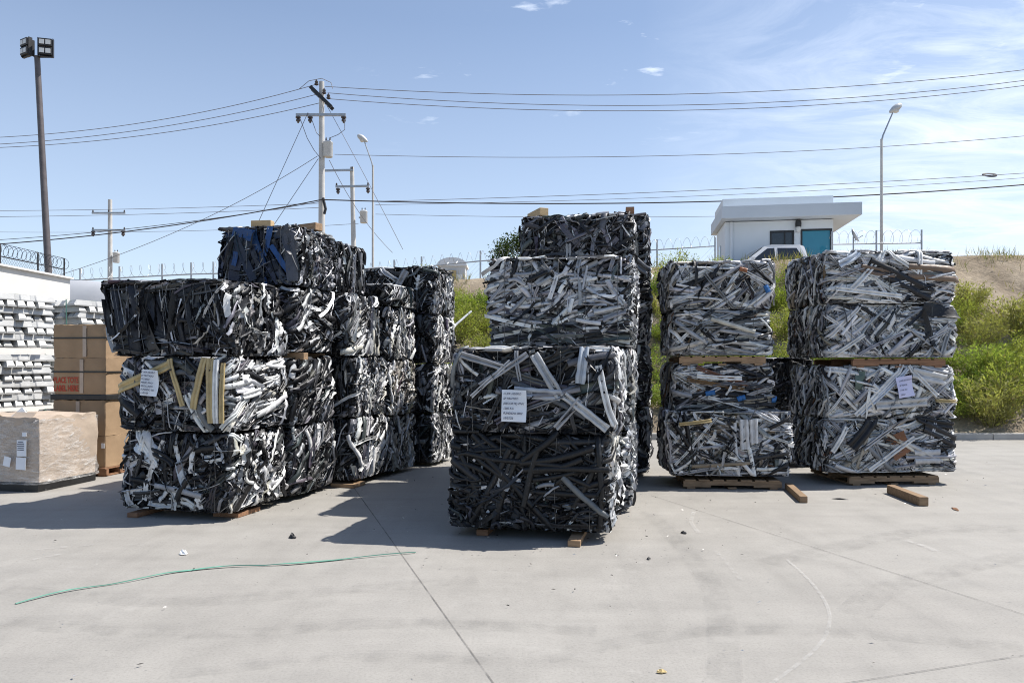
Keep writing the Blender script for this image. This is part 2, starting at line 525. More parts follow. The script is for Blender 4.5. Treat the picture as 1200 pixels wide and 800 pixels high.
def glint_slivers(B, g, dens=70, faces='FRL', v=(0, 1), th=(40, 60), pal='glint'):  # thin bright strips standing in for edge highlights
    return scatter(B, g, dens, faces, v, th, (.08, .40), (.008, .018), (.004, .012), 'ell box', (-.02, .03), pal, .010, .2, .5, .8, rings=6)


def cut_ends(B, g, n, faces='FR', pal='silver', v=(.05, .95), size=(.025, .06)):
    """hollow profile ends that point out of the bale"""
    w, d, h = B['w'], B['d'], B['h']
    ln = [w, d, w, d]; st = [0, w, w + d, 2 * w + d]
    res = []
    for fc in faces:
        k = FACE[fc]
        m = max(2, int(n * ln[k] / 1.3))
        s0 = st[k] + ln[k] * g.uniform(.04, .96, m); v0 = h * g.uniform(v[0], v[1], m)
        P0, N0 = surf(B, s0, v0, np.full(m, -.07)); P1, _ = surf(B, s0, v0, g.uniform(.0, .045, m))
        ax = N0 + g.normal(0, .28, (m, 3)); ax /= np.linalg.norm(ax, axis=1, keepdims=True)
        P1 = P0 + ax * (.07 + g.uniform(.0, .045, m))[:, None]
        a = np.cross(ax, np.array([0, 0, 1.0]) + g.normal(0, .4, (m, 3))); a /= np.linalg.norm(a, axis=1, keepdims=True)
        b = np.cross(ax, a)
        sx, sy = g.uniform(*size, m)[:, None] / 2, g.uniform(size[0] * .5, size[1] * .75, m)[:, None] / 2
        ang = g.uniform(0, 3.14, m)[:, None]
        a, b = a * np.cos(ang) + b * np.sin(ang), b * np.cos(ang) - a * np.sin(ang)
        t = .78
        rings = []
        for base, q in ((P0, 1.0), (P1, 1.0), (P1, t), (P0, t)):
            rings += [base + a * sx * q + b * sy * q, base - a * sx * q + b * sy * q, base - a * sx * q - b * sy * q, base + a * sx * q - b * sy * q]
        V = np.stack(rings, 1)
        V[..., 2] = np.clip(V[..., 2], .004, h + .05)
        Q = np.array([(i * 4 + k2, i * 4 + (k2 + 1) % 4, (i + 1) * 4 + (k2 + 1) % 4, (i + 1) * 4 + k2) for i in range(3) for k2 in range(4)])
        res.append((V, Q, pick_palette(pal, m, g), np.zeros(m), 'cut_profile', 0))
    return res


def loose(B, g, dens=7, faces='FRL', pal='bw'):
    return scatter(B, g, dens, faces, (.03, 1.02), (40, 60), (.15, .45), (.02, .05), (.006, .02), 'ell sheet', (.02, .06), pal, .018, .35, 1.0, .9, rings=9)


def U(g, ab, n): return g.uniform(ab[0], ab[1], n)


FACE = {'F': 0, 'R': 1, 'B': 2, 'L': 3}


def scatter(B, g, dens, faces='FRBL', v=(0, 1), th=(0, 180), L=(.2, .6), W=(.03, .08), H=(.008, .03), types='box', out=(-.05, .02), pal='bw',
            buck=.008, kink=.15, curv=.4, tilt=.5, rings=8, x=None, keep=0, name='scrap_profile', flip=0.0):
    w, d, h = B['w'], B['d'], B['h']
    if not keep: dens, W, L = dens * 1.2, (W[0] * .76, W[1] * .82), (L[0] * 1.15, L[1] * 1.25)
    ln = [w, d, w, d]; st = [0, w, w + d, 2 * w + d]
    res = []
    for fc in faces:
        if fc == 'T':
            area = w * d; n = max(1, int(dens * area))
            s0 = g.uniform(-w / 2, w / 2, n); v0 = g.uniform(-d / 2, d / 2, n)
        else:
            k = FACE[fc]
            f0, f1 = x if (x and fc == 'F') else (0, 1)
            area = ln[k] * (f1 - f0) * h * (v[1] - v[0])
            n = max(1, int(dens * area * (.35 if fc == 'B' else 1) * B['q']))
            s0 = st[k] + ln[k] * g.uniform(f0, f1, n); v0 = h * g.uniform(v[0], v[1], n)
        ts = types.split()
        tsel = g.integers(0, len(ts), n)
        fq, fp_ = g.uniform(4.5, 9.5, 3), g.uniform(0, 6.28, 3)          # neighbours lie the same way, as they were squeezed together
        fld = .75 * np.sin(s0 * fq[0] + fp_[0] + 1.6 * np.sin(v0 * fq[1] + fp_[1])) + .6 * np.sin(v0 * fq[2] + fp_[2] + 2.5 * s0)
        t_ = np.radians(th[0] + th[1] * (fld + .42 * g.normal(0, 1, n)))
        if flip: t_ = np.where(g.random(n) < flip, -t_, t_)
        Ls, Ws = U(g, L, n), U(g, W, n)
        Hs = U(g, H, n); os = U(g, out, n); tl = g.normal(0, tilt, n)
        bk = buck * g.uniform(.3, 1.8, n); kk = kink * g.uniform(.2, 2, n); cv = g.normal(0, curv, n)
        col = pick_palette(pal, n, g)
        for ti, tn in enumerate(ts):
            m = tsel == ti
            if not m.any(): continue
            V, q = sweep(B, tn, s0[m], v0[m], t_[m], Ls[m], np.where(tn == 'tube', Ws[m] * .8, Ws[m]), np.where(tn == 'tube', Ws[m] * .8, Hs[m]) if tn == 'tube' else Hs[m],
                         os[m], tl[m], bk[m], kk[m], cv[m], g, rings, fc == 'T')
            sc = Ls[m] * Ws[m] * (1.0 + 12 * (os[m] + .05)) * (1.0 if fc in B['show'] else 0.0) * (.4 + col[m][:, :3].mean(1) if keep else 1)
            res.append((V, q, col[m], sc, name, keep))
    return res


def lay(B, name, pts, W, H, col, metal=0.0, sec='box', out=.03, parent=None, buck=.006, wob=.12):
    """one chosen piece between two points (s, v in metres on the unrolled sides)"""
    g = B['g']
    (s1, v1), (s2, v2) = pts
    th = math.atan2(v2 - v1, s2 - s1); L = math.hypot(v2 - v1, s2 - s1)
    one = lambda x: np.array([x], float)
    V, q = sweep(B, sec, one((s1 + s2) / 2), one((v1 + v2) / 2), one(th), one(L), one(W), one(H), one(out), one(g.normal(0, .12)), one(buck), one(.04), one(g.normal(0, wob)), g, 10)
    me = quad_mesh(name, V[0], q, np.tile(np.array([*col, metal]), (V.shape[1], 1)))
    return link(name, me, M['scrap'], parent or B['root'])


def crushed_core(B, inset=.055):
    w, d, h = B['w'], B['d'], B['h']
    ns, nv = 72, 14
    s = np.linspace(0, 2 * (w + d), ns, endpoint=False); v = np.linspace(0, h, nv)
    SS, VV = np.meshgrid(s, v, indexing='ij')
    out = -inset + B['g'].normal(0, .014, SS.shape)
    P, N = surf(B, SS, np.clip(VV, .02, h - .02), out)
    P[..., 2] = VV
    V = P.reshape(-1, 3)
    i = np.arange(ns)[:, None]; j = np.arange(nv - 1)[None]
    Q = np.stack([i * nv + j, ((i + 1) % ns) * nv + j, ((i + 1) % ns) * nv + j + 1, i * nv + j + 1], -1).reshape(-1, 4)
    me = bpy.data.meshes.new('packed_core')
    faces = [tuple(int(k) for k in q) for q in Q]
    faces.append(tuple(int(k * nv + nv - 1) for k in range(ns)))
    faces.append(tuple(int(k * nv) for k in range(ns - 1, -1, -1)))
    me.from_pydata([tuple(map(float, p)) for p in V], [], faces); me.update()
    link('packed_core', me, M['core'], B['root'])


def ties(B, n, r=.0028, faces='F'):
    w, d, h = B['w'], B['d'], B['h']
    for k in range(n):
        x = -w / 2 + w * (k + .6 + B['g'].uniform(-.12, .12)) / (n + .2)
        o = .03
        mb = MB()
        lx = B.get('lean', 0)
        j = lambda: float(B['g'].normal(0, .006))
        pts = [(x, -d / 2 - o, .02), (x + lx * .5 + j(), -d / 2 - o - .008, h * .5), (x + lx + j(), -d / 2 - o, h - .01), (x + lx, -d / 2 + .04, h + .03), (x + lx + j(), d / 2 - .04, h + .03),
               (x + lx, d / 2 + o, h - .01), (x, d / 2 + o, .02), (x, d / 2 - .05, .008), (x, -d / 2 + .05, .008), (x, -d / 2 - o, .02)]
        mb.tube(pts, r, 4, False)
        mb.build('baling_wire', M['wire'], B['root'])


def sheet_of_paper(B, x, z, w, h, mat, lines, rot=0.0, size=.026, out=.108, sag=.012):
    root = B['root']
    nx, nz = 6, 8
    vs, fs = [], []
    for i in range(nx + 1):
        for k in range(nz + 1):
            u, t = i / nx - .5, k / nz - .5
            vs.append((u * w, sag * math.sin(3 * u + 4 * t) + .008 * math.sin(9 * u * t + 2), t * h))
    for i in range(nx):
        for k in range(nz):
            a = i * (nz + 1) + k
            fs.append((a, a + nz + 1, a + nz + 2, a + 1))
    mb = MB().add(vs, fs)
    p = mb.build('paper_label', mat, root, True)
    p.location = (x, -B['d'] / 2 - out, z); p.rotation_euler = (0, rot, 0)
    for k, ln in enumerate(lines):
        t = text_mesh('handwriting', ln, size, M['ink'], p, .25, .0007)
        t.location = (-w / 2 + .018, -sag - .010, h / 2 - (k + .95) * h / (len(lines) + .5))
        t.rotation_euler = (R(90), 0, R(0)); t.scale = (min(1.0, (w - .03) / max(t['wide'], 1e-3)), 1, 1)
        del t['wide']
    return p


def text_mesh(name, body, size, mat, parent, shear=0.0, bold=0.0):
    cu = bpy.data.curves.new(name, 'FONT')
    cu.body = body; cu.size = size; cu.shear = shear; cu.offset = bold; cu.resolution_u = 3
    tmp = bpy.data.objects.new(name + '_source', cu)
    C.objects.link(tmp)
    dg = bpy.context.evaluated_depsgraph_get()
    me = bpy.data.meshes.new_from_object(tmp.evaluated_get(dg))
    bpy.data.objects.remove(tmp); bpy.data.curves.remove(cu)
    me.materials.clear()
    o = link(name, me, mat, parent)
    xs = [v.co.x for v in me.vertices]
    o['wide'] = (max(xs) - min(xs)) if xs else .01
    return o


BAL_GROUP = 'bales of crushed scrap metal'


def bale(label, style, root_xy, yaw, w, d, h, z0, seed, q=1.0, show='FRT', bulge=.025, lean=0.0, nties=4, topped=False, **kw):
    root = thing('scrap_bale', label, 'scrap bale', (root_xy[0], root_xy[1], z0), yaw, BAL_GROUP)
    g = np.random.default_rng(seed)
    B = dict(w=w, d=d, h=h, root=root, g=g, ph=g.uniform(0, 6, 4), bulge=bulge, lean=lean, q=q, show=show)
    crushed_core(B)
    groups = STYLES[style](B, g) + loose(B, g)
    if style in ENDS: groups += cut_ends(B, g, ENDS[style][0], ENDS[style][1], ENDS[style][2])
    if topped:
        groups += scatter(B, g, 110, 'T', L=(.2, .6), W=(.03, .08), pal=topped, types='box sheet', out=(.002, .025), th=(0, 90), rings=6)
    # the largest pieces become parts of their own, the rest of the squeezed mass one part
    cand = []
    for gi, (V, qd, col, sc, nm, keep) in enumerate(groups):
        if keep:
            for k in np.argsort(-sc)[:keep]: cand.append((sc[k], gi, k))
    cand.sort(key=lambda c: -c[0])
    most = kw.get('parts', 16)
    chosen = {}
    for sc, gi, k in cand[:most]:
        if sc > 0: chosen.setdefault(gi, []).append(int(k))
    Vs, Qs, Cs, b = [], [], [], 0
    for gi, (V, qd, col, sc, nm, keep) in enumerate(groups):
        for k in chosen.get(gi, []):
            me = quad_mesh(nm, V[k], qd, np.tile(col[k], (V.shape[1], 1)))
            link(nm, me, M['scrap'], root)
        rest = np.setdiff1d(np.arange(len(V)), np.array(chosen.get(gi, []), int))
        if not len(rest): continue
        V2 = V[rest]; n, m = V2.shape[:2]
        Vs.append(V2.reshape(-1, 3)); Cs.append(np.repeat(col[rest], m, 0))
        Qs.append((qd[None] + (np.arange(n) * m)[:, None, None]).reshape(-1, 4) + b); b += n * m
    me = quad_mesh('crushed_scrap', np.concatenate(Vs), np.concatenate(Qs), np.concatenate(Cs))
    tag(link('crushed_scrap', me, M['scrap'], root), kind='stuff')
    if nties: ties(B, nties)
    return B


def S_black_sheets(B, g):
    r = scatter(B, g, 90, 'FL', (.25, .8), (90, 14), (.30, .62), (.06, .17), (.006, .03), 'sheet chan ell', (-.04, .015), 'sheet', .006, .05, .25, .35, keep=16, name='scrap_sheet')
    r += glint_slivers(B, g, 60, 'FL', (.25, 1), (86, 20))
    r += scatter(B, g, 40, 'FL', (.35, .95), (84, 20), (.2, .5), (.010, .022), (.006, .02), 'ell sheet', (-.02, .03), 'glint', .012, .2, .6, .8)  # bright strips imitate glints along the sheet edges
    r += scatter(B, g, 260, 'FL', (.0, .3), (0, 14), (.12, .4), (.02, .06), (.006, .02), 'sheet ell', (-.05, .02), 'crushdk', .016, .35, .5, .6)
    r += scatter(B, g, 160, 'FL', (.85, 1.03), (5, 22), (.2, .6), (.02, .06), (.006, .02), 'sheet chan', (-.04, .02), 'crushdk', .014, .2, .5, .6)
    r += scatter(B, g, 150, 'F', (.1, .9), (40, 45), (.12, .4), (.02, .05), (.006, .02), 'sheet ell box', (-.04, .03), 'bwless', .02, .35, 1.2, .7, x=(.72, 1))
    r += scatter(B, g, 210, 'RB', (0, 1), (60, 40), (.12, .4), (.02, .07), (.006, .02), 'sheet ell box', (-.05, .03), 'bw', .018, .3, 1.2, .6, keep=6)
    return r


def S_black_white(B, g):
    r = scatter(B, g, 190, 'FRBL', (0, 1), (20, 70), (.12, .4), (.025, .07), (.006, .02), 'sheet ell box', (-.06, .0), 'bwless', .016, .3, .9, .6)
    r += scatter(B, g, 38, 'FRBL', (.05, 1), (50, 60), (.2, .5), (.04, .085), (.008, .03), 'chan box groove', (-.02, .025), 'bw', .010, .18, .6, .5, keep=16)
    r += scatter(B, g, 150, 'R', (0, 1), (60, 40), (.1, .28), (.02, .06), (.006, .02), 'sheet ell box', (-.02, .035), 'white', .02, .35, 1.2, .7, keep=6)  # right face whitened to suggest direct sun
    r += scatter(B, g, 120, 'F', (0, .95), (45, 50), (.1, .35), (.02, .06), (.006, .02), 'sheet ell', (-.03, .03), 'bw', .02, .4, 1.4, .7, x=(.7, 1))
    r += glint_slivers(B, g, 40)
    return r


def S_grey(B, g):
    r = scatter(B, g, 150, 'FRBL', (0, 1), (10, 70), (.12, .4), (.03, .07), (.006, .02), 'sheet ell box', (-.06, .0), 'grey', .014, .25, .7, .6)
    r += scatter(B, g, 75, 'FL', (.2, 1), (-38, 30), (.25, .55), (.05, .10), (.01, .035), 'box groove chan', (-.03, .02), 'grey', .008, .12, .4, .5, keep=14)
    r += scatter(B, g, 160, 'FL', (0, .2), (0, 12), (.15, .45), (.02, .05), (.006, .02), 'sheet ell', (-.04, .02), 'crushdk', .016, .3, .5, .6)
    r += scatter(B, g, 110, 'RB', (.2, 1), (22, 22), (.2, .5), (.035, .08), (.01, .03), 'box groove', (-.03, .025), 'white', .008, .12, .4, .5, keep=8)  # whiter palette puts sunlight into the right face
    r += scatter(B, g, 90, 'F', (.25, 1), (20, 20), (.15, .4), (.03, .06), (.01, .03), 'box groove', (-.01, .025), 'white', .008, .12, .4, .5, x=(.84, 1))  # white carried round the corner, as painted sunlight
    r += scatter(B, g, 160, 'RB', (0, .3), (20, 20), (.2, .5), (.02, .05), (.006, .02), 'sheet ell', (-.03, .02), 'bwless', .012, .2, .5, .6)
    r += glint_slivers(B, g, 50)
    return r


def S_navy(B, g):
    r = scatter(B, g, 100, 'FRBL', (0, 1), (60, 60), (.15, .45), (.04, .10), (.006, .025), 'sheet ell', (-.06, .0), 'navy', .014, .25, .7, .6)
    r += scatter(B, g, 42, 'FL', (.25, 1), (95, 28), (.3, .62), (.07, .16), (.01, .035), 'sheet chan', (-.03, .02), 'navy', .006, .06, .3, .35, keep=12, name='scrap_sheet')
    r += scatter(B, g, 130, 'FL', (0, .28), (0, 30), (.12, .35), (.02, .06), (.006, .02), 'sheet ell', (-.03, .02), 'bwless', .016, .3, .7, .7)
    r += scatter(B, g, 330, 'RB', (0, 1), (80, 40), (.08, .25), (.02, .06), (.006, .025), 'sheet ell', (-.03, .03), 'crush', .022, .5, 1.4, .8)
    r += glint_slivers(B, g, 30)
    return r


def S_side_mix(B, g, pal='white', th=62, sp=32):
    r = scatter(B, g, 170, 'FRBL', (0, 1), (th, 45), (.12, .4), (.025, .07), (.006, .02), 'sheet ell box', (-.06, .0), 'bwless', .016, .3, .8, .6)
    r += scatter(B, g, 170, 'R', (0, 1), (th, sp), (.15, .55), (.03, .07), (.008, .03), 'box chan sheet', (-.02, .035), pal, .012, .22, .7, .6, keep=10)  # default palette whitens the right side in place of sunlight
    r += scatter(B, g, 110, 'FBL', (0, 1), (th, 40), (.15, .45), (.03, .08), (.008, .03), 'box chan sheet', (-.02, .02), 'bwless', .012, .2, .7, .6, keep=5)
    r += glint_slivers(B, g, 80)
    return r


def S_side_dark(B, g): return S_side_mix(B, g, 'bwless', 45, 28)
def S_side_black(B, g): return S_side_mix(B, g, 'bw', 20, 35)
def S_side_upright(B, g): return S_side_mix(B, g, 'bw', 88, 14)
def S_side_white_upright(B, g): return S_side_mix(B, g, 'white', 78, 18)


def S_side_crumple(B, g, pal='silver', th=72):
    r = scatter(B, g, 150, 'FRBL', (0, 1), (th, 45), (.12, .4), (.025, .07), (.006, .02), 'sheet ell box', (-.07, -.01), 'bwless', .016, .3, .8, .6)
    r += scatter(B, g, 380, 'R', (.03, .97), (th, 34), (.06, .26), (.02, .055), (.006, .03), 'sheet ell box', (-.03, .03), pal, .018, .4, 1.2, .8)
    r += scatter(B, g, 90, 'R', (-.02, .10), (0, 10), (.12, .4), (.02, .05), (.006, .02), 'sheet ell', (-.03, .02), 'bwless', .014, .3, .5, .6)
    r += scatter(B, g, 60, 'R', (.92, 1.03), (0, 12), (.12, .4), (.02, .05), (.006, .02), 'sheet ell', (-.02, .02), 'white', .014, .3, .5, .6)
    r += scatter(B, g, 130, 'FL', (0, 1), (60, 50), (.12, .4), (.03, .08), (.008, .03), 'box chan sheet', (-.02, .02), 'bwless', .012, .2, .7, .6, keep=5)
    return r


def S_side_bright(B, g): return S_side_crumple(B, g, 'white', 80)  # whiter right side, sunlight put into the colour
def S_side_tan(B, g): return S_side_crumple(B, g, 'tan', 80)


def S_crush_silver(B, g):
    r = scatter(B, g, 170, 'FLB', (.0, 1), (6, 26), (.12, .4), (.025, .06), (.006, .025), 'sheet ell box', (-.06, .0), 'crush', .014, .3, .6, .6)
    r += scatter(B, g, 120, 'F', (.45, 1), (75, 50), (.10, .28), (.022, .055), (.008, .03), 'box chan groove', (-.02, .025), 'silver', .010, .2, .6, .5, keep=14)
    r += scatter(B, g, 190, 'F', (.22, .85), (8, 22), (.12, .36), (.02, .05), (.008, .03), 'box sheet', (-.02, .02), 'silver', .012, .2, .6, .5, keep=6)
    r += scatter(B, g, 150, 'F', (0, .35), (2, 9), (.2, .6), (.02, .06), (.006, .02), 'sheet ell chan', (-.02, .02), 'grey', .012, .2, .4, .5, keep=4)
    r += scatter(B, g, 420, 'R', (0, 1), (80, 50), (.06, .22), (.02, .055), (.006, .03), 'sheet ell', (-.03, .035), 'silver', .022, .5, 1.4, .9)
    return r


def S_hose(B, g):
    r = scatter(B, g, 150, 'FLB', (0, 1), (0, 50), (.2, .6), (.03, .06), (.01, .03), 'tube sheet', (-.07, -.01), 'hose', .010, .1, .4, .6)
    r += scatter(B, g, 70, 'FL', (.35, .97), (-15, 55), (.4, 1.0), (.055, .085), (.03, .05), 'tube', (-.06, .015), 'hose', .004, .05, .35, .3, keep=18, name='scrap_tube')
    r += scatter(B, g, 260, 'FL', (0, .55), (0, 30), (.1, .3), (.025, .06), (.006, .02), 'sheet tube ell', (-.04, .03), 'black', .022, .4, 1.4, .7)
    r += scatter(B, g, 60, 'FL', (0, .9), (10, 60), (.06, .16), (.015, .035), (.005, .015), 'ell sheet', (.0, .03), 'glint', .015, .4, 1.2, .8)  # small pale bits coloured as glints on the hoses
    r += scatter(B, g, 260, 'R', (0, 1), (85, 35), (.1, .4), (.025, .06), (.006, .03), 'sheet ell tube', (-.03, .035), 'white', .022, .35, 1.2, .8, keep=8, name='scrap_sheet')  # sunlit right side coloured white
    r += glint_slivers(B, g, 45, 'FL', (0, .95), (0, 40), 'crush')  # lighter strips imitate highlights along the hoses
    return r


def S_black_long(B, g):
    r = scatter(B, g, 170, 'FLB', (0, 1), (10, 55), (.15, .45), (.03, .07), (.006, .025), 'sheet ell box', (-.06, .0), 'bwless', .014, .25, .8, .6)
    r += scatter(B, g, 52, 'FL', (.3, .97), (30, 42), (.3, .8), (.03, .075), (.01, .035), 'box groove chan', (-.02, .025), 'grey', .008, .12, .4, .5, keep=16)
    r += scatter(B, g, 170, 'FL', (0, .35), (0, 22), (.12, .45), (.02, .06), (.006, .02), 'sheet ell', (-.03, .02), 'black', .016, .3, .7, .6)
    r += scatter(B, g, 230, 'R', (0, 1), (82, 40), (.1, .4), (.025, .06), (.006, .03), 'sheet ell box', (-.03, .035), 'white', .02, .35, 1.2, .8, keep=8, name='scrap_sheet')  # white palette paints this right side as sunlit
    r += glint_slivers(B, g, 50, 'FL', (0, .6))
    return r


def S_profiles(B, g, pal='prof', th=8, sp=28):
    r = scatter(B, g, 190, 'FRBL', (0, 1), (th, 50), (.12, .4), (.02, .05), (.006, .02), 'sheet ell box', (-.06, .0), 'profdk', .010, .2, .5, .6)
    r += scatter(B, g, 135, 'FRB', (.02, 1), (th, sp), (.25, .9), (.022, .06), (.01, .035), 'box groove chan', (-.03, .025), pal, .006, .08, .3, .5, keep=24, flip=.4)
    r += scatter(B, g, 120, 'FR', (-.02, .14), (0, 7), (.25, .7), (.025, .055), (.008, .025), 'box sheet', (-.03, .02), pal, .006, .1, .2, .5)
    r += scatter(B, g, 90, 'FR', (.88, 1.03), (0, 12), (.25, .7), (.025, .055), (.008, .025), 'box sheet', (-.03, .02), pal, .008, .1, .2, .5)
    r += scatter(B, g, 260, 'L', (.02, .98), (82, 30), (.10, .40), (.02, .05), (.006, .03), 'sheet ell box', (-.03, .03), 'profdk', .016, .3, 1.0, .7)  # darker palette stands in for shade on the left side
    r += scatter(B, g, 60, 'L', (.02, .98), (70, 40), (.10, .35), (.02, .05), (.006, .03), 'box chan', (-.02, .03), 'prof', .012, .2, .8, .7)
    return r


def S_profiles_steep(B, g): return S_profiles(B, g, 'prof', 32, 24)
def S_profiles_dark(B, g): return S_profiles(B, g, 'profdk', 8, 16)
def S_profiles_mixed(B, g):
    r = S_profiles(B, g, 'brown', 30, 40)
    r += scatter(B, g, 140, 'FRL', (0, 1), (30, 60), (.08, .25), (.02, .06), (.006, .03), 'sheet ell', (-.02, .03), 'silver', .022, .4, 1.4, .8)
    return r


def S_dark_knots(B, g):
    r = scatter(B, g, 240, 'FRBL', (0, 1), (40, 70), (.1, .35), (.02, .06), (.006, .025), 'sheet ell box', (-.06, .02), 'bwless', .02, .35, 1.0, .7)
    r += scatter(B, g, 50, 'FL', (.2, 1), (20, 60), (.15, .45), (.03, .08), (.008, .03), 'box chan sheet', (-.02, .03), 'grey', .012, .2, .6, .6, keep=10)
    r += scatter(B, g, 110, 'R', (0, 1), (80, 40), (.1, .35), (.02, .06), (.006, .03), 'sheet ell', (-.02, .03), 'silver', .02, .35, 1.2, .8)
    r += glint_slivers(B, g, 60)
    return r


ENDS = {'profiles': (34, 'FL', 'prof'), 'profiles_steep': (34, 'FL', 'prof'), 'profiles_dark': (26, 'FL', 'profdk'), 'profiles_mixed': (40, 'FL', 'prof'), 'black_long': (30, 'FR', 'grey'),
        'crush_silver': (30, 'FR', 'silver'), 'grey': (26, 'FR', 'grey'), 'black_white': (30, 'FR', 'bw'), 'side_mix': (50, 'R', 'white'), 'side_dark': (50, 'R', 'bw'), 'hose': (14, 'R', 'white')}
def S_dark_lit(B, g): return S_dark_knots(B, g) + scatter(B, g, 330, 'R', (0, 1), (85, 30), (.08, .3), (.02, .05), (.006, .03), 'sheet ell', (-.01, .035), 'white', .02, .35, 1.2, .8)  # extra white layer paints sunlight onto the right side


STYLES = {k[2:]: f for k, f in globals().items() if k.startswith('S_') and callable(f)}


def fr_center(fx, fy, w, d, yaw):
    """centre of a bale from the floor position of its front right corner"""
    ux, uy = math.cos(yaw), math.sin(yaw)
    vx, vy = -uy, ux
    return (fx - ux * w / 2 + vx * d / 2, fy - uy * w / 2 + vy * d / 2)


def stack(corner, yaw, w, d, z0, rows, seed):
    """rows: (label, style, height, dict(dx, dy, w, d, dyaw, gap under, ...)) from the floor up"""
    z = z0; out = []
    for i, (label, style, h, o) in enumerate(rows):
        o = dict(o)
        ww, dd = o.pop('w', w), o.pop('d', d)
        y = yaw + R(o.pop('dyaw', 0))
        z += o.pop('gap', .032); h -= .018
        c = fr_center(corner[0] + o.pop('dx', 0), corner[1] + o.pop('dy', 0), ww, dd, y)
        o.setdefault('q', 1.0)
        out.append(bale(label, style, c, y, ww, dd, h, z, seed + i * 13, **o))
        z += h
    out[-1]['ztop'] = z
    return out


Y = lambda deg: R(-deg)          # rows turn clockwise seen from above

# --- first row on the left
L1 = stack((-2.83, 7.42), Y(14), 1.28, 1.02, .05, [
    ('black and white crumpled bale at the bottom of the corner stack beside the film-wrapped crate', 'black_white', .80, dict(nties=5)),
    ('grey bale with yellow slats and a taped paper, middle of the corner stack', 'grey', .76, dict(parts=20)),
    ('bale of hanging black sheets over its frayed base, topping the yellow-slat bale', 'black_sheets', .77, dict(w=1.47, dx=.05, topped='crushdk', lean=-.13, nties=5, parts=20)),
], 100)
B = L1[0]
for a, b, ww, c_, sec in (((.16, .66), (.40, .50), .075, (.60, .66, .72), 'sheet'), ((.54, .72), (.34, .34), .045, WHT, 'ell'), ((.34, .36), (.28, .10), .05, WHT, 'sheet'), ((.72, .52), (.82, .20), .085, (.52, .56, .6), 'chan'),
                          ((.42, .26), (.98, .18), .05, G3, 'box'), ((.66, .26), (.62, .02), .05, WHT, 'sheet'), ((.90, .26), (.96, .04), .04, WHT, 'ell'), ((.08, .20), (.12, .04), .05, SIL, 'sheet'), ((.88, .62), (.86, .40), .035, WHT, 'ell'), ((.10, .44), (.22, .50), .05, SIL, 'chan')):
    lay(B, 'scrap_sheet', [a, b], ww, .025, c_, 0, sec, .02, buck=.012, wob=.5)
B = L1[1]
YEL = (.50, .385, .19)
for a, b, ww in (((-.10, .40), (.60, .68), .10), ((.62, .73), (.75, .26), .05), ((1.01, .73), (.89, .24), .07), ((1.07, .73), (1.11, .10), .075), ((1.23, .70), (1.22, .10), .05)):
    o = lay(B, 'yellow_slat', [a, b], ww, .018, YEL, 0, 'groove', .045, buck=.004, wob=.02)
    o['label'] = 'dull yellow slat'
lay(B, 'scrap_profile', [(1.16, .72), (1.17, .10)], .05, .03, WHT, 0, 'groove', .055, wob=.02)
sheet_of_paper(B, -.22, .50, .20, .265, M['paper'], ['CUER NEGRO', 'SP PINTADO', 'TICARIO', 'PERFIL FINO', 'RECICLADO', 'FUNDIDO 001', '11/23/23'], R(4))

# --- the row running back behind it
L2 = stack((-2.52, 8.50), Y(15), 1.12, .92, .03, [
    ('dark bale of slanting strips on the ground, directly behind the corner stack', 'side_dark', .80, dict(nties=3)),
    ('bale of slanting olive-grey strips, second up behind the corner stack', 'side_dark', .78, dict(nties=3)),
    ('black bale with pale scraps resting on timber, just below the blue-black bale', 'side_black', .76, dict(gap=.085, nties=3, w=1.15)),
    ('blue-black bale of broad sheets carrying two timber blocks', 'navy', .68, dict(w=1.0, nties=4, topped='crush', parts=20, dx=.02)),
], 200)
B = L2[3]
BLU = (.022, .075, .215)
for a, b, ww in (((.20, .64), (.46, .60), .11), ((.46, .64), (.42, .52), .08), ((.68, .66), (.64, .34), .065), ((.70, .46), (.93, .16), .06), ((.26, .40), (.22, .24), .06)):
    lay(B, 'blue_sheet', [a, b], ww, .02, BLU, 0, 'sheet', .035, buck=.004)['label'] = 'bright blue sheet'
lay(B, 'grey_sheet', [(.24, .58), (.48, .06)], .09, .02, (.03, .036, .055), 0, 'sheet', .03, buck=.003)
lay(B, 'grey_sheet', [(.86, .66), (1.0, .36)], .15, .02, (.055, .06, .075), 0, 'sheet', .03)
lay(B, 'grey_sheet', [(.94, .60), (.98, .04)], .13, .02, (.075, .08, .10), 0, 'sheet', .03)
L3 = stack((-2.02, 9.50), Y(18), 1.15, .84, .05, [
    ('pale bale with slanting white strips on a timber chock, third stack back in the row', 'side_mix', .80, dict(nties=3)),
    ('white and grey creased bale, second up in the third stack back', 'side_bright', .78, dict(nties=3)),
    ('bale of bright slanting strips beneath the black upright-strip bale', 'side_mix', .80, dict(nties=3, dx=-.10)),
    ('narrow black bale of upright strips at the top behind the blue-black bale', 'side_upright', .66, dict(nties=3, topped='crush', dx=-.30)),
], 300)
L4 = stack((-1.74, 10.36), Y(20), 1.15, .80, .03, [
    ('brownish crumpled bale on the ground, fourth stack back in the long row', 'side_tan', .78, dict(nties=3)),
    ('brownish grey bale with upright folds, second in the fourth stack back', 'side_tan', .78, dict(nties=3)),
    ('bale with one dark end and a white creased side under the thin black bale', 'side_bright', .74, dict(nties=3)),
    ('thin black half-height bale with a bright top edge lying on the creased bale', 'side_black', .29, dict(nties=2, topped='silver', w=1.1)),
], 400)
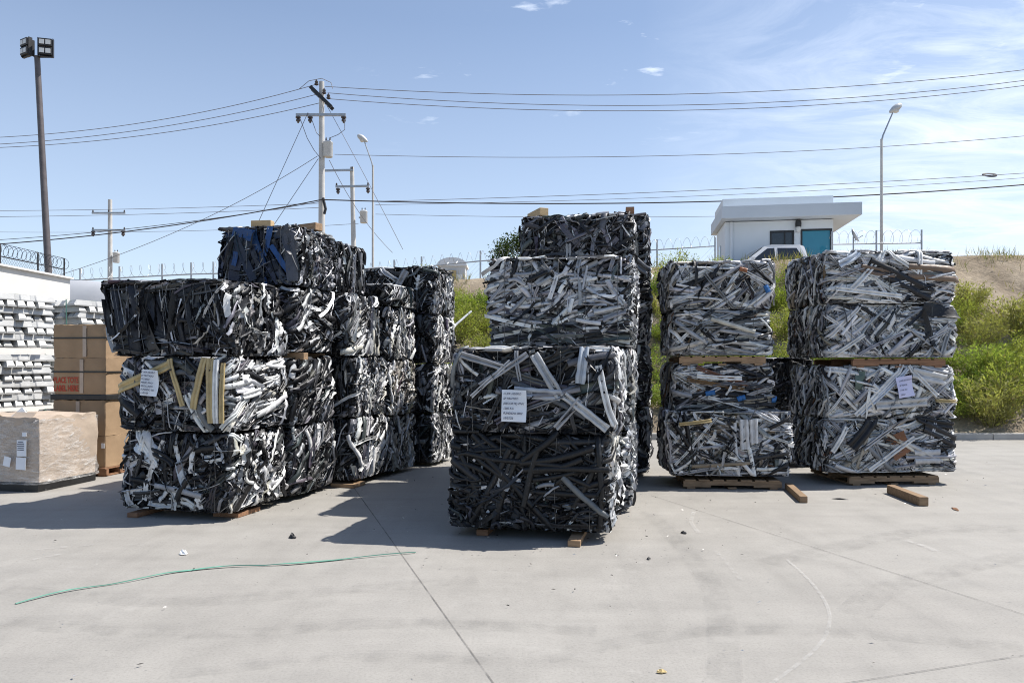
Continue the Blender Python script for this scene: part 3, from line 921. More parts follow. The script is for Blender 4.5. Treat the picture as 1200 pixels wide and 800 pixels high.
L5 = stack((-1.22, 11.40), Y(16), 1.26, .86, .02, [
    ('silver bale on the ground at the far end of the long row', 'side_crumple', .76, dict(nties=3)),
    ('second silver bale up at the far end of the long row', 'side_bright', .76, dict(nties=3)),
    ('light silver bale, third up at the far end of the long row', 'side_bright', .74, dict(nties=3, dx=.02)),
    ('black bale crossed by a pale bent strip, topping the far end of the long row', 'dark_lit', .72, dict(nties=3, topped='crush')),
], 500)
lay(L5[3], 'scrap_profile', [(.58, .30), (.86, .66)], .10, .03, G3, .2, 'groove', .05)
lay(L5[3], 'scrap_profile', [(.40, .70), (.72, .50)], .07, .03, SIL, .2, 'groove', .03)

# --- middle column
A = stack((.86, 6.56), Y(12), 1.44, 1.08, .055, [
    ('bale of black hoses and tubes on the ground in the nearest stack', 'hose', .87, dict(nties=5, parts=24)),
    ('black and grey bale with a handwritten paper, topping the nearest stack', 'black_long', .77, dict(w=1.50, dx=.05, topped='white', nties=5, parts=22, gap=.015)),
], 600)
B = A[1]
for a, b, ww, c in (((.78, .72), (1.02, .34), .085, (.42, .43, .44)), ((.60, .38), (1.02, .36), .10, (.40, .43, .48)), ((1.06, .36), (1.44, .06), .075, (.52, .53, .54)), ((1.20, .32), (.98, .06), .06, G3),
                    ((.28, .44), (.72, .72), .055, G3), ((.20, .34), (.56, .66), .035, SIL), ((.10, .72), (.52, .60), .06, G3), ((1.24, .76), (1.20, .46), .085, (.46, .5, .55)), ((1.36, .62), (1.48, .10), .06, WHT),
                    ((.62, .74), (.64, .48), .035, G3)):
    lay(B, 'scrap_profile', [a, b], ww, .03, c, .1, 'groove', .03)
o = lay(A[0], 'scrap_sheet', [(.42, .48), (.56, .40)], .14, .012, (.5, .5, .5), .2, 'sheet', .03)
sheet_of_paper(B, -.14, .26, .225, .285, M['paper'], ['CUER NEGRO', 'SP PANTRO', '(RECORTE) PNX', '1205 KG', 'FUNDIDO 0002', '10/27/23'], R(1))
MB_ = stack((1.24, 7.86), Y(11), 1.42, 1.05, .03, [
    ('crumpled bale on the ground behind the black hose bale, with a bright crushed side', 'crush_silver', .86, dict(nties=3)),
    ('dark-faced bale hidden behind the paper-labelled bale, just below the silver crushed bale', 'black_long', .82, dict(nties=3)),
    ('large silver bale of crushed flat scrap, third up, right behind the nearest stack', 'crush_silver', .96, dict(w=1.56, dx=.03, nties=5, topped='silver', parts=26)),
], 700)
MC = stack((1.46, 9.10), Y(11), 1.36, .98, .02, [
    ('bottom bale of the stack next behind the big silver bale, mostly hidden', 'dark_knots', .84, dict(nties=2)),
    ('second bale up in the stack next behind the big silver bale', 'dark_knots', .82, dict(nties=2)),
    ('third bale up in the stack next behind the big silver bale', 'dark_knots', .82, dict(nties=2)),
    ('black knotted bale with a blue scrap, showing above the big silver bale', 'dark_knots', .86, dict(nties=3, topped='silver', w=1.34, parts=18)),
], 800)
lay(MC[3], 'blue_sheet', [(.16, .34), (.24, .12)], .12, .02, (.04, .08, .30), 0, 'sheet', .04)['label'] = 'blue scrap'
lay(MC[3], 'scrap_profile', [(.58, .50), (.58, .05)], .06, .03, G3, .3, 'groove', .03)
lay(MC[3], 'scrap_sheet', [(.66, .40), (.78, .20)], .16, .02, (.25, .24, .22), .2, 'sheet', .03)
MD = stack((1.89, 10.36), Y(11), 1.78, 1.0, .02, [
    ('bottom bale of the tallest rear stack in the middle column', 'dark_knots', .90, dict(nties=2, w=1.6)),
    ('second bale up in the tallest rear stack of the middle column', 'dark_knots', .88, dict(nties=2)),
    ('third bale up in the tallest rear stack of the middle column', 'dark_knots', .90, dict(nties=2)),
    ('topmost black bale carrying an upright timber block at each end, tallest stack', 'dark_knots', .90, dict(nties=3, topped='grey', parts=18)),
], 900)
lay(MD[3], 'scrap_profile', [(1.28, .52), (1.78, .10)], .13, .04, G2, .3, 'groove', .04)
lay(MD[3], 'scrap_profile', [(.70, .66), (.98, .86)], .11, .03, G3, .3, 'groove', .04)
lay(MD[3], 'scrap_profile', [(1.16, .86), (1.32, .64)], .10, .03, G2, .3, 'groove', .04)

# --- right stacks
EC = (3.47, 9.32)
E = stack(EC, Y(4), 1.58, 1.02, .135, [
    ('wide knotted grey bale on a pallet, bottom of the narrower right-hand stack', 'profiles_mixed', .80, dict(w=1.47, dx=.02, topped='prof', nties=3, parts=26, show='FLT')),
    ('dark grey bale with three blue tape patches, second from the ground', 'profiles_dark', .60, dict(w=1.26, dx=-.11, dy=.22, nties=3, show='FLT', parts=22)),
    ('bale of long pale profiles on a mid-height pallet, below a bale with a blue scrap', 'profiles', .58, dict(w=1.26, dx=-.12, dy=.25, gap=.135, nties=3, show='FLT', parts=26)),
    ('pale profile bale with one small blue and one rust scrap, open to the sky', 'profiles_steep', .62, dict(w=1.30, dx=-.10, dy=.25, nties=3, topped='prof', show='FLT', parts=26)),
], 1000)
TAPE = (.03, .15, .40)
for a, b in (((.40, .22), (.52, .24)), ((.80, .15), (.90, .18)), ((1.23, .14), (1.36, .16))):
    lay(E[1], 'blue_tape', [a, b], .06, .02, TAPE, 0, 'box', .045)['label'] = 'blue tape patch'
lay(E[3], 'blue_scrap', [(1.20, .30), (1.24, .22)], .06, .02, TAPE, 0, 'box', .045)
lay(E[3], 'rust_scrap', [(.88, .52), (.96, .50)], .05, .02, (.33, .12, .05), 0, 'box', .045)
lay(E[0], 'yellow_slat', [(.10, .66), (.50, .70)], .045, .02, YEL, 0, 'groove', .045)
lay(E[0], 'scrap_profile', [(.90, .72), (.92, .34)], .11, .03, (.60, .60, .60), 0, 'groove', .045)
lay(E[0], 'scrap_profile', [(1.02, .72), (1.03, .42)], .10, .03, (.66, .66, .66), 0, 'groove', .045)
G_ = stack((4.62, 11.35), Y(0), 1.1, 1.0, .03, [
    ('black bale on the ground in the shaded gap between the two right-hand stacks', 'dark_knots', .80, dict(nties=2)),
    ('black bale on top in the shaded gap between the two right-hand stacks', 'dark_knots', .78, dict(nties=2, topped='black')),
], 1100)
FC = (5.81, 9.74)
Fs = stack(FC, Y(-4), 1.72, 1.10, .135, [
    ('white profile bale with a rust-brown sheet, on a pallet on the ground', 'profiles_steep', .69, dict(nties=3, show='FLT', parts=30)),
    ('bale of broad pale profiles bearing a lilac paper note', 'profiles_steep', .68, dict(w=1.69, nties=3, show='FLT', parts=30)),
    ('tightly packed white profile bale above the wooden pallet, with a black corner', 'profiles_steep', .69, dict(w=1.74, dx=.02, gap=.135, nties=3, show='FLT', parts=30)),
    ('pale bale with a broad black sheet and brown panels, topping the widest stack', 'profiles', .67, dict(w=1.74, nties=3, topped='prof', show='FLT', parts=30)),
], 1200)
B = Fs[0]
BRN = (.20, .085, .04)
lay(B, 'rust_sheet', [(.88, .50), (1.02, .22)], .26, .02, BRN, 0, 'sheet', .035)['label'] = 'rust-brown sheet'
for a, b, ww, c in (((.30, .34), (.62, .70), .15, BLK), ((.55, .04), (1.16, .46), .06, WHT), ((.05, .28), (.24, .60), .06, WHT), ((1.16, .20), (1.5, .22), .18, SIL), ((1.30, .60), (1.74, .40), .15, BK2), ((1.2, .68), (1.7, .60), .10, BLK)):
    lay(B, 'scrap_profile', [a, b], ww, .025, c, 0, 'groove', .035)
B = Fs[1]
for a, b, ww, c in (((.34, .05), (.98, .68), .06, WHT), ((.40, .06), (1.04, .64), .05, (.55, .6, .68)), ((1.06, .66), (1.44, .30), .055, WHT), ((1.10, .60), (1.56, .50), .14, (.56, .56, .56)), ((.60, .18), (1.3, .22), .12, (.5, .5, .5)), ((1.42, .24), (1.78, .22), .04, YEL)):
    lay(B, 'scrap_profile', [a, b], ww, .025, c, 0, 'groove', .035)
lay(B, 'green_sheet', [(.40, .62), (.36, .38)], .13, .02, (.10, .14, .12), .3, 'sheet', .03)
sheet_of_paper(B, .12, .42, .215, .27, M['paper_lilac'], ['CUER BLANCO', 'SP PERFIL', '1190 KG', '10/27'], R(-10))
B = Fs[3]
for a, b, ww, c in (((.56, .50), (1.42, .14), .17, (.012, .013, .018)), ((1.1, .42), (1.78, .38), .20, (.19, .13, .09)), ((.46, .46), (.92, .38), .10, (.16, .11, .08)), ((.30, .16), (.80, .66), .07, WHT), ((.12, .18), (1.0, .10), .06, WHT),
                    ((.16, .50), (.44, .64), .09, (.58, .64, .72)), ((.82, .68), (1.24, .40), .05, WHT), ((1.24, .36), (1.26, .72), .06, WHT), ((1.0, .70), (1.86, .70), .07, WHT)):
    lay(B, 'scrap_profile', [a, b], ww, .025, c, 0, 'groove', .035)
lay(Fs[2], 'black_sheet', [(1.30, .64), (1.80, .58)], .17, .02, BLK, 0, 'sheet', .035)
lay(Fs[2], 'black_sheet', [(1.28, .62), (1.46, .06)], .09, .02, BLK, 0, 'sheet', .035)


# ------------------------------------------------------------------ pallets and timber
def pallet(label, c, yaw, w, d, z0, mat='pallet'):
    t = thing('wooden_pallet', label, 'pallet', (c[0], c[1], z0), yaw, 'wooden pallets')
    for k in range(3):
        y = (k - 1) * (d / 2 - .03)
        mb = MB()
        mb.box((-w * .36, y, .062), (w * .28, .05, .076)); mb.box((0, y, .074), (w * .44, .048, .052)); mb.box((w * .36, y, .062), (w * .28, .05, .076))
        mb.build('stringer', M[mat], t)
    n = 7
    for k in range(n):
        x = (k - (n - 1) / 2) * (w / n)
        MB().box((x, 0, .110), (w / n * .78, d, .017), rz=random.uniform(-.01, .01)).build('deck_board', M[mat], t)
    for k in (-1, 0, 1):
        MB().box((k * w * .42, 0, .014), (.10, d, .020)).build('base_board', M[mat], t)
    return t


def ctr(b): return b['root'].location.xy


pallet('brown pallet under the bottom bale of the narrower right-hand stack', (ctr(E[0])[0] + .03, ctr(E[0])[1] - .03), Y(4), 1.22, 1.0, .002)
pallet('pale brown pallet between the second and third bales of the narrower right-hand stack', ctr(E[2]) - Vector((0, .06)), Y(4), 1.10, .98, E[2]['root'].location.z - .132, 'wood')
pallet('brown pallet on the ground under the white profile bale of the widest stack', (ctr(Fs[0])[0] + .05, ctr(Fs[0])[1] - .02), Y(-4), 1.22, 1.08, .002)
pallet('reddish pallet halfway up the widest stack', (ctr(Fs[2])[0] + .10, ctr(Fs[2])[1] - .03), Y(-4), 1.26, 1.08, Fs[2]['root'].location.z - .132, 'wood_red')


def block(label, loc, size, rz, mat='wood', cat='timber block', rx=0.0):
    o = MB().box((0, 0, size[2] / 2), size, 0, rx, 0, .006).build('timber_block', M[mat])
    o.location = loc; o.rotation_euler = (0, 0, rz)
    return tag(o, label, cat, 'timber blocks and spacers')


top2 = L2[3]['root'].location.z + L2[3]['h'] + .03
c = L2[3]['root'].location
block('pale timber block lying on the blue-black bale above its middle', (c.x - .10, c.y - .28, top2 + .01), (.25, .10, .085), Y(8), 'wood_pale')
block('reddish timber block on the blue-black bale near its sunny edge', (c.x + .40, c.y - .05, top2 + .01), (.30, .12, .09), Y(30), 'wood')
topd = MD[3]['root'].location.z + MD[3]['h'] + .03
c = MD[3]['root'].location
block('split pale timber block on the tallest rear stack, at its toilet end', (c.x - .74, c.y - .30, topd), (.13, .5, .11), Y(-20), 'wood_pale')
block('dark red timber block on the tallest rear stack, at its guard booth end', (c.x + .60, c.y - .26, topd), (.12, .5, .13), Y(8), 'wood_red')
for dx in (-.40, .34):
    p = fr_center(.86, 6.56, 1.44, 1.08, Y(12))
block('cut timber block poking out from under the black hose bale', (.60, 6.72, .002), (.11, .60, .055), Y(12), 'wood')
block('timber chock in the shade under the black hose bale, farther from the cut block', (-.22, 7.12, .002), (.11, .55, .055), Y(12), 'wood_red')
block('small timber chock under the shaded corner of the black and white bale', (-3.88, 7.84, .002), (.12, .4, .048), Y(14), 'wood_red')
block('timber chock under the sunny front corner of the black and white bale', (-2.92, 7.86, .002), (.30, .4, .046), Y(14), 'wood_red')
block('orange timber chock under the pale bale third back in the long row', (-2.13, 9.62, .002), (.34, .30, .048), Y(18), 'wood')
z3 = L2[2]['root'].location.z - .088
c = L2[2]['root'].location
block('long timber spacer under the black bale with pale scraps', (c.x + .10, c.y - .36, z3), (.95, .10, .082), Y(15), 'wood')
block('second timber spacer under the black bale with pale scraps, on the far side', (c.x + .10, c.y + .34, z3), (1.0, .10, .082), Y(15), 'wood')
block('loose timber beam lying on the concrete in front of the widest stack', (4.63, 8.68, .002), (.10, .84, .10), R(-4), 'pallet')
block('narrow loose timber beam on the concrete between the two right-hand stacks', (3.42, 8.92, .002), (.085, .95, .075), R(-10.5), 'pallet')

# ------------------------------------------------------------------ goods on the left
p0 = gd(45, 577)
cr = thing('wrapped_crate', 'battered cardboard crate in stretch film on the concrete, beside the tall cartons', 'crate', (p0.x, p0.y, 0), Y(11))
CW, CD, CH = 1.25, 1.0, .80


def soft_box(w, d, h, n=14, amp=.02, seed=1, z0=0.0, flare=0.0):
    g = np.random.default_rng(seed)
    ns = 4 * n; nv = n
    Bq = dict(w=w, d=d, h=h, ph=g.uniform(0, 6, 4), bulge=amp)
    s = np.linspace(0, 2 * (w + d), ns, endpoint=False); v = np.linspace(0, h, nv)
    SS, VV = np.meshgrid(s, v, indexing='ij')
    out = g.normal(0, amp * .22, SS.shape) + flare * (1 - VV / h) ** 6
    P, N = surf(Bq, SS, np.clip(VV, .04, h - .04), out)
    P[..., 2] = VV + z0
    P[:, -1, 2] += g.normal(0, amp * .6, ns)
    V = P.reshape(-1, 3)
    i = np.arange(ns)[:, None]; j = np.arange(nv - 1)[None]
    Q = np.stack([i * nv + j, ((i + 1) % ns) * nv + j, ((i + 1) % ns) * nv + j + 1, i * nv + j + 1], -1).reshape(-1, 4)
    mb = MB().add([tuple(map(float, x)) for x in V], [tuple(int(k) for k in q) for q in Q])
    mb.f.append(tuple(int(k * nv + nv - 1) for k in range(ns)))
    return mb


hold = empty('crate_carton_pivot'); bpy.data.objects.remove(hold)
o = soft_box(CW, CD, CH, 16, .022, 3, .12).build('carton', M['card_pale'], cr, True); o.location = (-CW / 2, CD / 2, 0)
o = soft_box(CW + .03, CD + .03, CH - .02, 16, .03, 5, .10, .05).build('stretch_film', M['film'], cr, True); o.location = (-CW / 2, CD / 2, 0)
o = MB().box((0, 0, .05), (CW - .05, CD - .04, .10)).build('pallet_base', M['black'], cr); o.location = (-CW / 2, CD / 2, 0.004)
for x, z, w, h, rz in ((-.19, .55, .135, .20, 0.0), (-.20, .36, .14, .15, .05), (-.66, .62, .06, .07, 0.0), (-.40, .38, .10, .12, .2), (-.15, .72, .06, .05, 0)):
    pl = MB().box((0, 0, 0), (w, .003, h), 0, 0, rz).build('shipping_label', M['paper'], cr); pl.location = (x, -.055, z)
    if h > .18:
        for k in range(5):
            tl = MB().box((0, 0, 0), (w * random.uniform(.5, .85), .002, .008)).build('printed_line', M['ink'], pl)
            tl.location = (-.01, -.004, .075 - k * .024)
for (x, z, w, rx) in ((-.28, .93, .30, .8), (-.85, .94, .5, -.6)):
    o = MB().box((0, 0, 0), (w, .14, .008), 0, rx).build('torn_flap', M['card_pale'], cr); o.location = (x, .06, z)
pf = MB().add([(-.12, 0, 0), (.12, .02, 0), (.0, .05, .12), (0, .16, .02)], [(0, 1, 2), (1, 3, 2), (0, 2, 3)]).build('loose_film_peak', M['litter_w'], cr); pf.location = (-.42, .14, .92)
# orange-lit tall cartons
CBX, CBY, cyaw = -6.10, 10.78, Y(10)
pallet('dark pallet beneath the stack of tall brown cartons', (CBX, CBY, ), cyaw, .92, .62, .002, 'wood_red')
z = .125
CART = [('brown carton at the foot of the carton stack, with a small white sticker', .44, 0), ('plain brown carton second from the foot, below the black tray', .50, 0),
        ('brown carton printed in red, lying above the black tray', .51, 1), ('brown carton with a black strap at the top of the carton stack', .47, 2)]
for i, (lb, h, k) in enumerate(CART):
    if i == 2:
        t = MB().box((0, 0, .04), (.90, .60, .075), bev=.01).build('black_tray', M['black']); t.location = (CBX, CBY, z); t.rotation_euler = (0, 0, cyaw)
        tag(t, 'flat black tray pressed between the brown cartons', 'tray'); z += .082
    t = thing('cardboard_carton', lb, 'carton', (CBX + random.uniform(-.01, .01), CBY, z), cyaw, 'brown cartons')
    w_, d_ = .86, .58
    soft_box(w_, d_, h, 14, .007, 40 + i).build('carton_body', M['card'], t, True)
    MB().box((0, 0, h + .002), (w_ * .98, .07, .002)).build('packing_tape', M['card_pale'], t)
    MB().box((.05 * (i - 1), -d_ / 2 - .009, h / 2), (.06, .002, h * .94)).build('packing_tape', M['card_pale'], t)
    if i > 1:
        st = MB()
        zz = h * .62 if i == 2 else h * .60
        st.box((0, -d_ / 2 - .011, zz), (w_ + .012, .004, .022)); st.box((w_ / 2 + .009, 0, zz), (.004, d_ + .018, .022)); st.box((-w_ / 2 - .009, 0, zz), (.004, d_ + .018, .022)); st.box((0, d_ / 2 + .011, zz), (w_ + .012, .004, .022))
        st.build('strap', M['black'], t)
    if i == 2:
        for k2, ln in enumerate(('PLACE TOTE', 'LABEL HERE')):
            tx = text_mesh('red_lettering', ln, .115, M['red_ink'], t, 0, .0035)
            tx.location = (-w_ / 2 + .03, -d_ / 2 - .011, h * .62 - .155 - k2 * .115); tx.rotation_euler = (R(90), 0, 0)
            tx.scale = (.40 / max(tx['wide'], .01), 1, 1); del tx['wide']
    if i == 0:
        MB().box((.40, -d_ / 2 - .011, h * .70), (.05, .003, .07)).build('sticker', M['paper'], t)
    z += h + .004


# cast ingots in strapped bundles
def ingot_mesh(L):
    pr = [(-.066, 0), (.066, 0), (.066, .018), (.046, .096), (-.046, .096), (-.066, .018)]
    xs = [(-L / 2, 1.0, 0), (-L / 2 + .045, 1.0, 1), (-.17, 1.0, 1), (-.15, .8, 1), (-.09, .8, 1), (-.07, 1, 1), (.07, 1, 1), (.09, .8, 1), (.15, .8, 1), (.17, 1, 1), (L / 2 - .045, 1.0, 1), (L / 2, 1.0, 0)]
    vs, fs = [], []
    n = len(pr)
    for x, s, full in xs:
        for y, z in pr: vs.append((x, y * s, z if full else min(z, .03)))
    for i in range(len(xs) - 1):
        for k in range(n):
            a, b = i * n + k, i * n + (k + 1) % n
            fs.append((a, b, b + n, a + n))
    fs.append(tuple(range(n - 1, -1, -1))); fs.append(tuple(range((len(xs) - 1) * n, len(xs) * n)))
    m = MB().add(vs, fs).mesh('ingot')
    m.materials.append(M['ingot'])
    return m


ING = ingot_mesh(.96)


def bundle(label, c, yaw, z0, layers=9, n=6, straps=2):
    t = thing('ingot_bundle', label, 'ingot bundle', (c[0], c[1], z0), yaw, 'strapped bundles of cast ingots')
    for l in range(layers):
        for k in range(n):
            o = link('ingot', ING, None, t)
            y = (k - (n - 1) / 2) * (.92 / n)
            j, j2 = random.uniform(-.05, .05), random.uniform(-.03, .03)
            flip = l % 2
            o.location = (j, y, l * .1) if not flip else (y, j, l * .1)
            o.rotation_euler = (0, 0, (math.pi / 2 if flip else 0) + random.uniform(-.015, .015))
            s = random.uniform(.96, 1.03); o.scale = (s, 1, 1)
    H = layers * .1
    for k in range(straps):
        x = -.22 + .44 * k / max(1, straps - 1) if straps > 1 else .1
        mb = MB()
        g = .515
        w = .014
        pts = [(-g, .0), (-g - .01, H * .5), (-g + .02, H + .01), (0, H + .02), (g - .02, H + .01), (g + .01, H * .5), (g, 0)]
        for (a0, z0_), (a1, z1_) in zip(pts[:-1], pts[1:]):
            x0, x1 = x + .03 * math.sin(z0_ * 5), x + .03 * math.sin(z1_ * 5)
            mb.add([(x0 - w, a0, z0_), (x0 + w, a0, z0_), (x1 + w, a1, z1_), (x1 - w, a1, z1_)], [(0, 1, 2, 3)])
        mb.build('green_strap', M['green_strap'], t)
    return t


HB = 8 * .1 + .01
ia, ib, ic = (-7.86, 11.45), (-7.40, 12.75), (-7.75, 14.3)
for (cx, cy), yw, nm, top in ((ia, Y(24), 'in the ingot stack cut by the picture edge', 2.68), (ib, Y(22), 'in the ingot stack rising behind the tall cartons', 2.78)):
    for k in range(3):
        bundle(('topmost', 'middle', 'bottom')[2 - k] + ' strapped bundle of cast ingots ' + nm, (cx + .02 * k, cy), yw, .02 + k * (HB + .10), 8, 6)
for k in range(3):
    bundle(('topmost', 'middle', 'bottom')[2 - k] + ' ingot bundle farthest back, by the white tarpaulin', (ic[0], ic[1]), Y(20), .02 + k * (HB + .05), 8, 6, 1)

# ------------------------------------------------------------------ ground, kerb, slope
gm = MB()
gm.add([(-700, -120, 0), (700, -120, 0), (700, 900, 0), (-700, 900, 0)], [(0, 1, 2, 3)])
tag(gm.build('ground', M['concrete']), kind='structure')


def strip_on_ground(name, pts, width, mat, z=.004, taper=False):
    vs, fs = [], []
    P = [Vector(p) for p in pts]
    for i, p in enumerate(P):
        t = (P[min(i + 1, len(P) - 1)] - P[max(i - 1, 0)]); t.z = 0; t.normalize()
        n = Vector((-t.y, t.x, 0)); w = width / 2 * (max(.15, math.sin(math.pi * (i + .3) / (len(P) - .4))) if taper else 1)
        vs += [(p.x + n.x * w, p.y + n.y * w, z), (p.x - n.x * w, p.y - n.y * w, z)]
    for i in range(len(P) - 1): fs.append((2 * i, 2 * i + 1, 2 * i + 3, 2 * i + 2))
    return tag(MB().add(vs, fs).build(name, M[mat]), kind='structure')


def smooth_pts(pp, n=24):
    pp = [Vector(p) for p in pp]; out = []
    for i in range(len(pp) - 1):
        a, b, c_, d_ = pp[max(i - 1, 0)], pp[i], pp[i + 1], pp[min(i + 2, len(pp) - 1)]
        for k in range(n):
            t = k / n
            out.append(.5 * ((2 * b) + (c_ - a) * t + (2 * a - 5 * b + 4 * c_ - d_) * t * t + (3 * b - a - 3 * c_ + d_) * t ** 3))
    out.append(pp[-1])
    return out


def seam(a, b, w, z=.004):
    a, b = gd(*a), gd(*b); d_ = (b - a)
    pts = [a + d_ * t for t in np.linspace(-.6, 2.5, 40)]
    pts = [p for p in pts if 1.0 < p.y < 15.2]
    strip_on_ground('ground_joint', pts, w, 'joint', z)


seam((428, 590), (578, 800), .009)
seam((868, 614), (1200, 720), .008, .005)
seam((1060, 790), (1200, 768), .007, .006)
strip_on_ground('ground_scuff', smooth_pts([gd(922, 656), gd(950, 682), gd(969, 710), gd(971, 735), gd(955, 762), gd(905, 801), gd(860, 830)]), .022, 'mark_white', .007)
strip_on_ground('ground_scuff', smooth_pts([gd(813, 600), gd(810, 612), gd(819, 625)]), .04, 'mark_white', .008)
strip_on_ground('ground_scuff', smooth_pts([gd(838, 645), gd(856, 665), gd(872, 685)]), .035, 'mark_faint', .009)
strip_on_ground('ground_scuff', smooth_pts([gd(1062, 634), gd(1085, 641), gd(1096, 646)]), .05, 'mark_white', .010)
strip_on_ground('ground_scuff', [gd(0, 664), gd(72, 650)], .05, 'mark_faint', .011)
strip_on_ground('ground_scuff', [gd(118, 638), gd(40, 645)], .05, 'mark_faint', .012)
strip_on_ground('ground_scuff', smooth_pts([gd(590, 608), gd(520, 616), gd(380, 628)]), .05, 'mark_faint', .0125)
k = 0
for pts, w in (([(1200, 650), (1120, 668), (1040, 690), (1000, 720)], .22), ([(1200, 620), (1090, 622), (990, 640), (900, 660)], .25), ([(0, 690), (200, 705), (420, 690), (560, 680)], .20),
               ([(0, 730), (240, 742), (480, 730), (700, 740)], .16), ([(640, 770), (820, 740), (1000, 742), (1200, 760)], .16), ([(760, 600), (800, 640), (840, 700), (850, 800)], .18), ([(200, 790), (420, 770), (600, 775)], .12)):
    strip_on_ground('ground_tyre_mark', smooth_pts([gd(*p) for p in pts]), w, 'mark_dark', .013 + k * .0006); k += 1

kb = MB()
for i in range(30):
    x = -16 + i * 2.0
    kb.box((x + 1, 15.45, .065), (1.985, .16, .13), bev=.012)
tag(kb.build('kerb', M['kerb']), kind='structure')

_hs = np.random.default_rng(21)
_hp = _hs.uniform(0, 6.28, 12)


def crest(x): return float(np.interp(x, [-40, -14, -8, -1.8, 4.6, 7.6, 12, 20, 60], [2.9, 3.0, 3.3, 4.1, 4.5, 4.68, 4.82, 4.9, 5.0]))


def hill(x, y):
    c_ = crest(x)
    b = .30 * math.sin(.9 * x + _hp[0] + .3 * y) + .18 * math.sin(2.1 * x + _hp[1] + 1.1 * y) + .10 * math.sin(4.7 * x + _hp[2]) * math.sin(3.9 * y + _hp[3]) + .05 * math.sin(9 * x + _hp[4] + 7 * y)
    if y < 22.3:
        t = max(0, (y - 15.6) / 6.7)
        s = t * t * (3 - 2 * t) * .35 + t * .65
        return .08 + (c_ - .08) * s + b * .55 * math.sin(math.pi * min(1, t)) + .04 * b * t
    t = min(1, (y - 22.3) / 1.6)
    return c_ - 1.0 * t * t * (3 - 2 * t) + .04 * b


hx = np.concatenate([np.arange(-40, -4, 1.0), np.arange(-4, 22, .22), np.arange(22, 61, 1.5)])
hy = np.concatenate([np.arange(15.53, 24.2, .2), [25, 27, 30, 35, 45, 60, 90, 140, 220, 400]])
V = [(x, y, hill(x, y) if y < 40 else hill(x, 40) - .0) for x in hx for y in hy]
nx, ny = len(hx), len(hy)
fs = [(i * ny + j, (i + 1) * ny + j, (i + 1) * ny + j + 1, i * ny + j + 1) for i in range(nx - 1) for j in range(ny - 1)]
tag(MB().add(V, fs).build('hillside', M['dirt'], None, True), kind='structure')


# ------------------------------------------------------------------ weeds, grass, tree
def leaf_cloud(P, D, L, W, col, g):
    """one narrow folded leaf per point, along direction D"""
    n = len(P)
    D = D / np.maximum(np.linalg.norm(D, axis=1, keepdims=True), 1e-6)
    r = g.normal(0, 1, (n, 3)); S = np.cross(D, r); S /= np.maximum(np.linalg.norm(S, axis=1, keepdims=True), 1e-6)
    a = P; b = P + D * (L * .5)[:, None] + S * (W * .5)[:, None]; c_ = P + D * L[:, None]; d_ = P + D * (L * .5)[:, None] - S * (W * .5)[:, None]
    V = np.stack([a, b, c_, d_], 1).reshape(-1, 3)
    Q = np.arange(n * 4).reshape(-1, 4)
    return V, Q, np.repeat(col, 4, 0)


def weed(seed, rad, hgt, hue):
    g = np.random.default_rng(seed)
    root = empty('weed_bush')
    ns = 46
    mb = MB(); PP, DD, CC = [], [], []
    for i in range(ns):
        az = g.uniform(0, 6.28); out = rad * math.sqrt(g.uniform(.02, 1)); up = hgt * g.uniform(.55, 1.05) * (1 - .45 * (out / rad) ** 2)
        b0 = np.array([math.cos(az) * out * .15, math.sin(az) * out * .15, -.05]); b2 = np.array([math.cos(az) * out, math.sin(az) * out, up])
        b1 = (b0 + b2) / 2 + np.array([0, 0, up * .22]) + g.normal(0, .05, 3)
        ts = np.linspace(0, 1, 6)[:, None]
        cv = (1 - ts) ** 2 * b0 + 2 * ts * (1 - ts) * b1 + ts ** 2 * b2
        mb.tube([tuple(p) for p in cv], [.007, .006, .005, .004, .003, .002], 3, False)
        m = 78
        t = g.uniform(.22, 1.02, m)[:, None]
        p = (1 - t) ** 2 * b0 + 2 * t * (1 - t) * b1 + t ** 2 * b2 + g.normal(0, .055, (m, 3))
        dr = 2 * (1 - t) * (b1 - b0) + 2 * t * (b2 - b1)
        dr /= np.linalg.norm(dr, axis=1, keepdims=True)
        PP.append(p); DD.append(dr + g.normal(0, .75, (m, 3)))
        base = np.array(hue) * g.uniform(.72, 1.3)
        cc = base * g.uniform(.8, 1.22, (m, 1)); dry = g.random(m) < .06
        cc[dry] = np.array([.26, .20, .08]) * g.uniform(.7, 1.1)
        CC.append(cc)
    P, D, c_ = np.concatenate(PP), np.concatenate(DD), np.concatenate(CC)
    n = len(P)
    V, Q, col = leaf_cloud(P, D, g.uniform(.045, .10, n), g.uniform(.010, .024, n), np.concatenate([c_, np.ones((n, 1))], 1), g)
    mb.build('stem', M['stem'], root)
    link('foliage', quad_mesh('foliage', V, Q, col), M['leaf'], root)
    return root


HUES = [(.25, .29, .06), (.30, .31, .085), (.20, .265, .055), (.31, .29, .11), (.24, .285, .07)]
protos = [weed(31 + i, .62 + .1 * (i % 3), .72 + .12 * (i % 2), HUES[i]) for i in range(5)]
used = [False] * 5


def plant(x, y, s, lab, grp, k=None):
    i = random.randrange(5) if k is None else k
    o = protos[i] if not used[i] else copy_tree(protos[i])
    used[i] = True
    o.location = (x, y, hill(x, y) - .04); o.rotation_euler = (random.uniform(-.1, .25), random.uniform(-.15, .15), random.uniform(0, 6.28))
    o.scale = (s * random.uniform(.9, 1.2), s * random.uniform(.9, 1.2), s * random.uniform(.85, 1.15))
    tag(o, lab, 'bush', grp)


LAB_R = 'yellow-green weedy bush on the dirt slope past the widest stack'
LAB_G = 'green bush on the slope, glimpsed in the gaps beside the right-hand stacks'
LAB_M = 'feathery green bush on the slope between the long row and the middle column'
random.seed(11)
spots = []


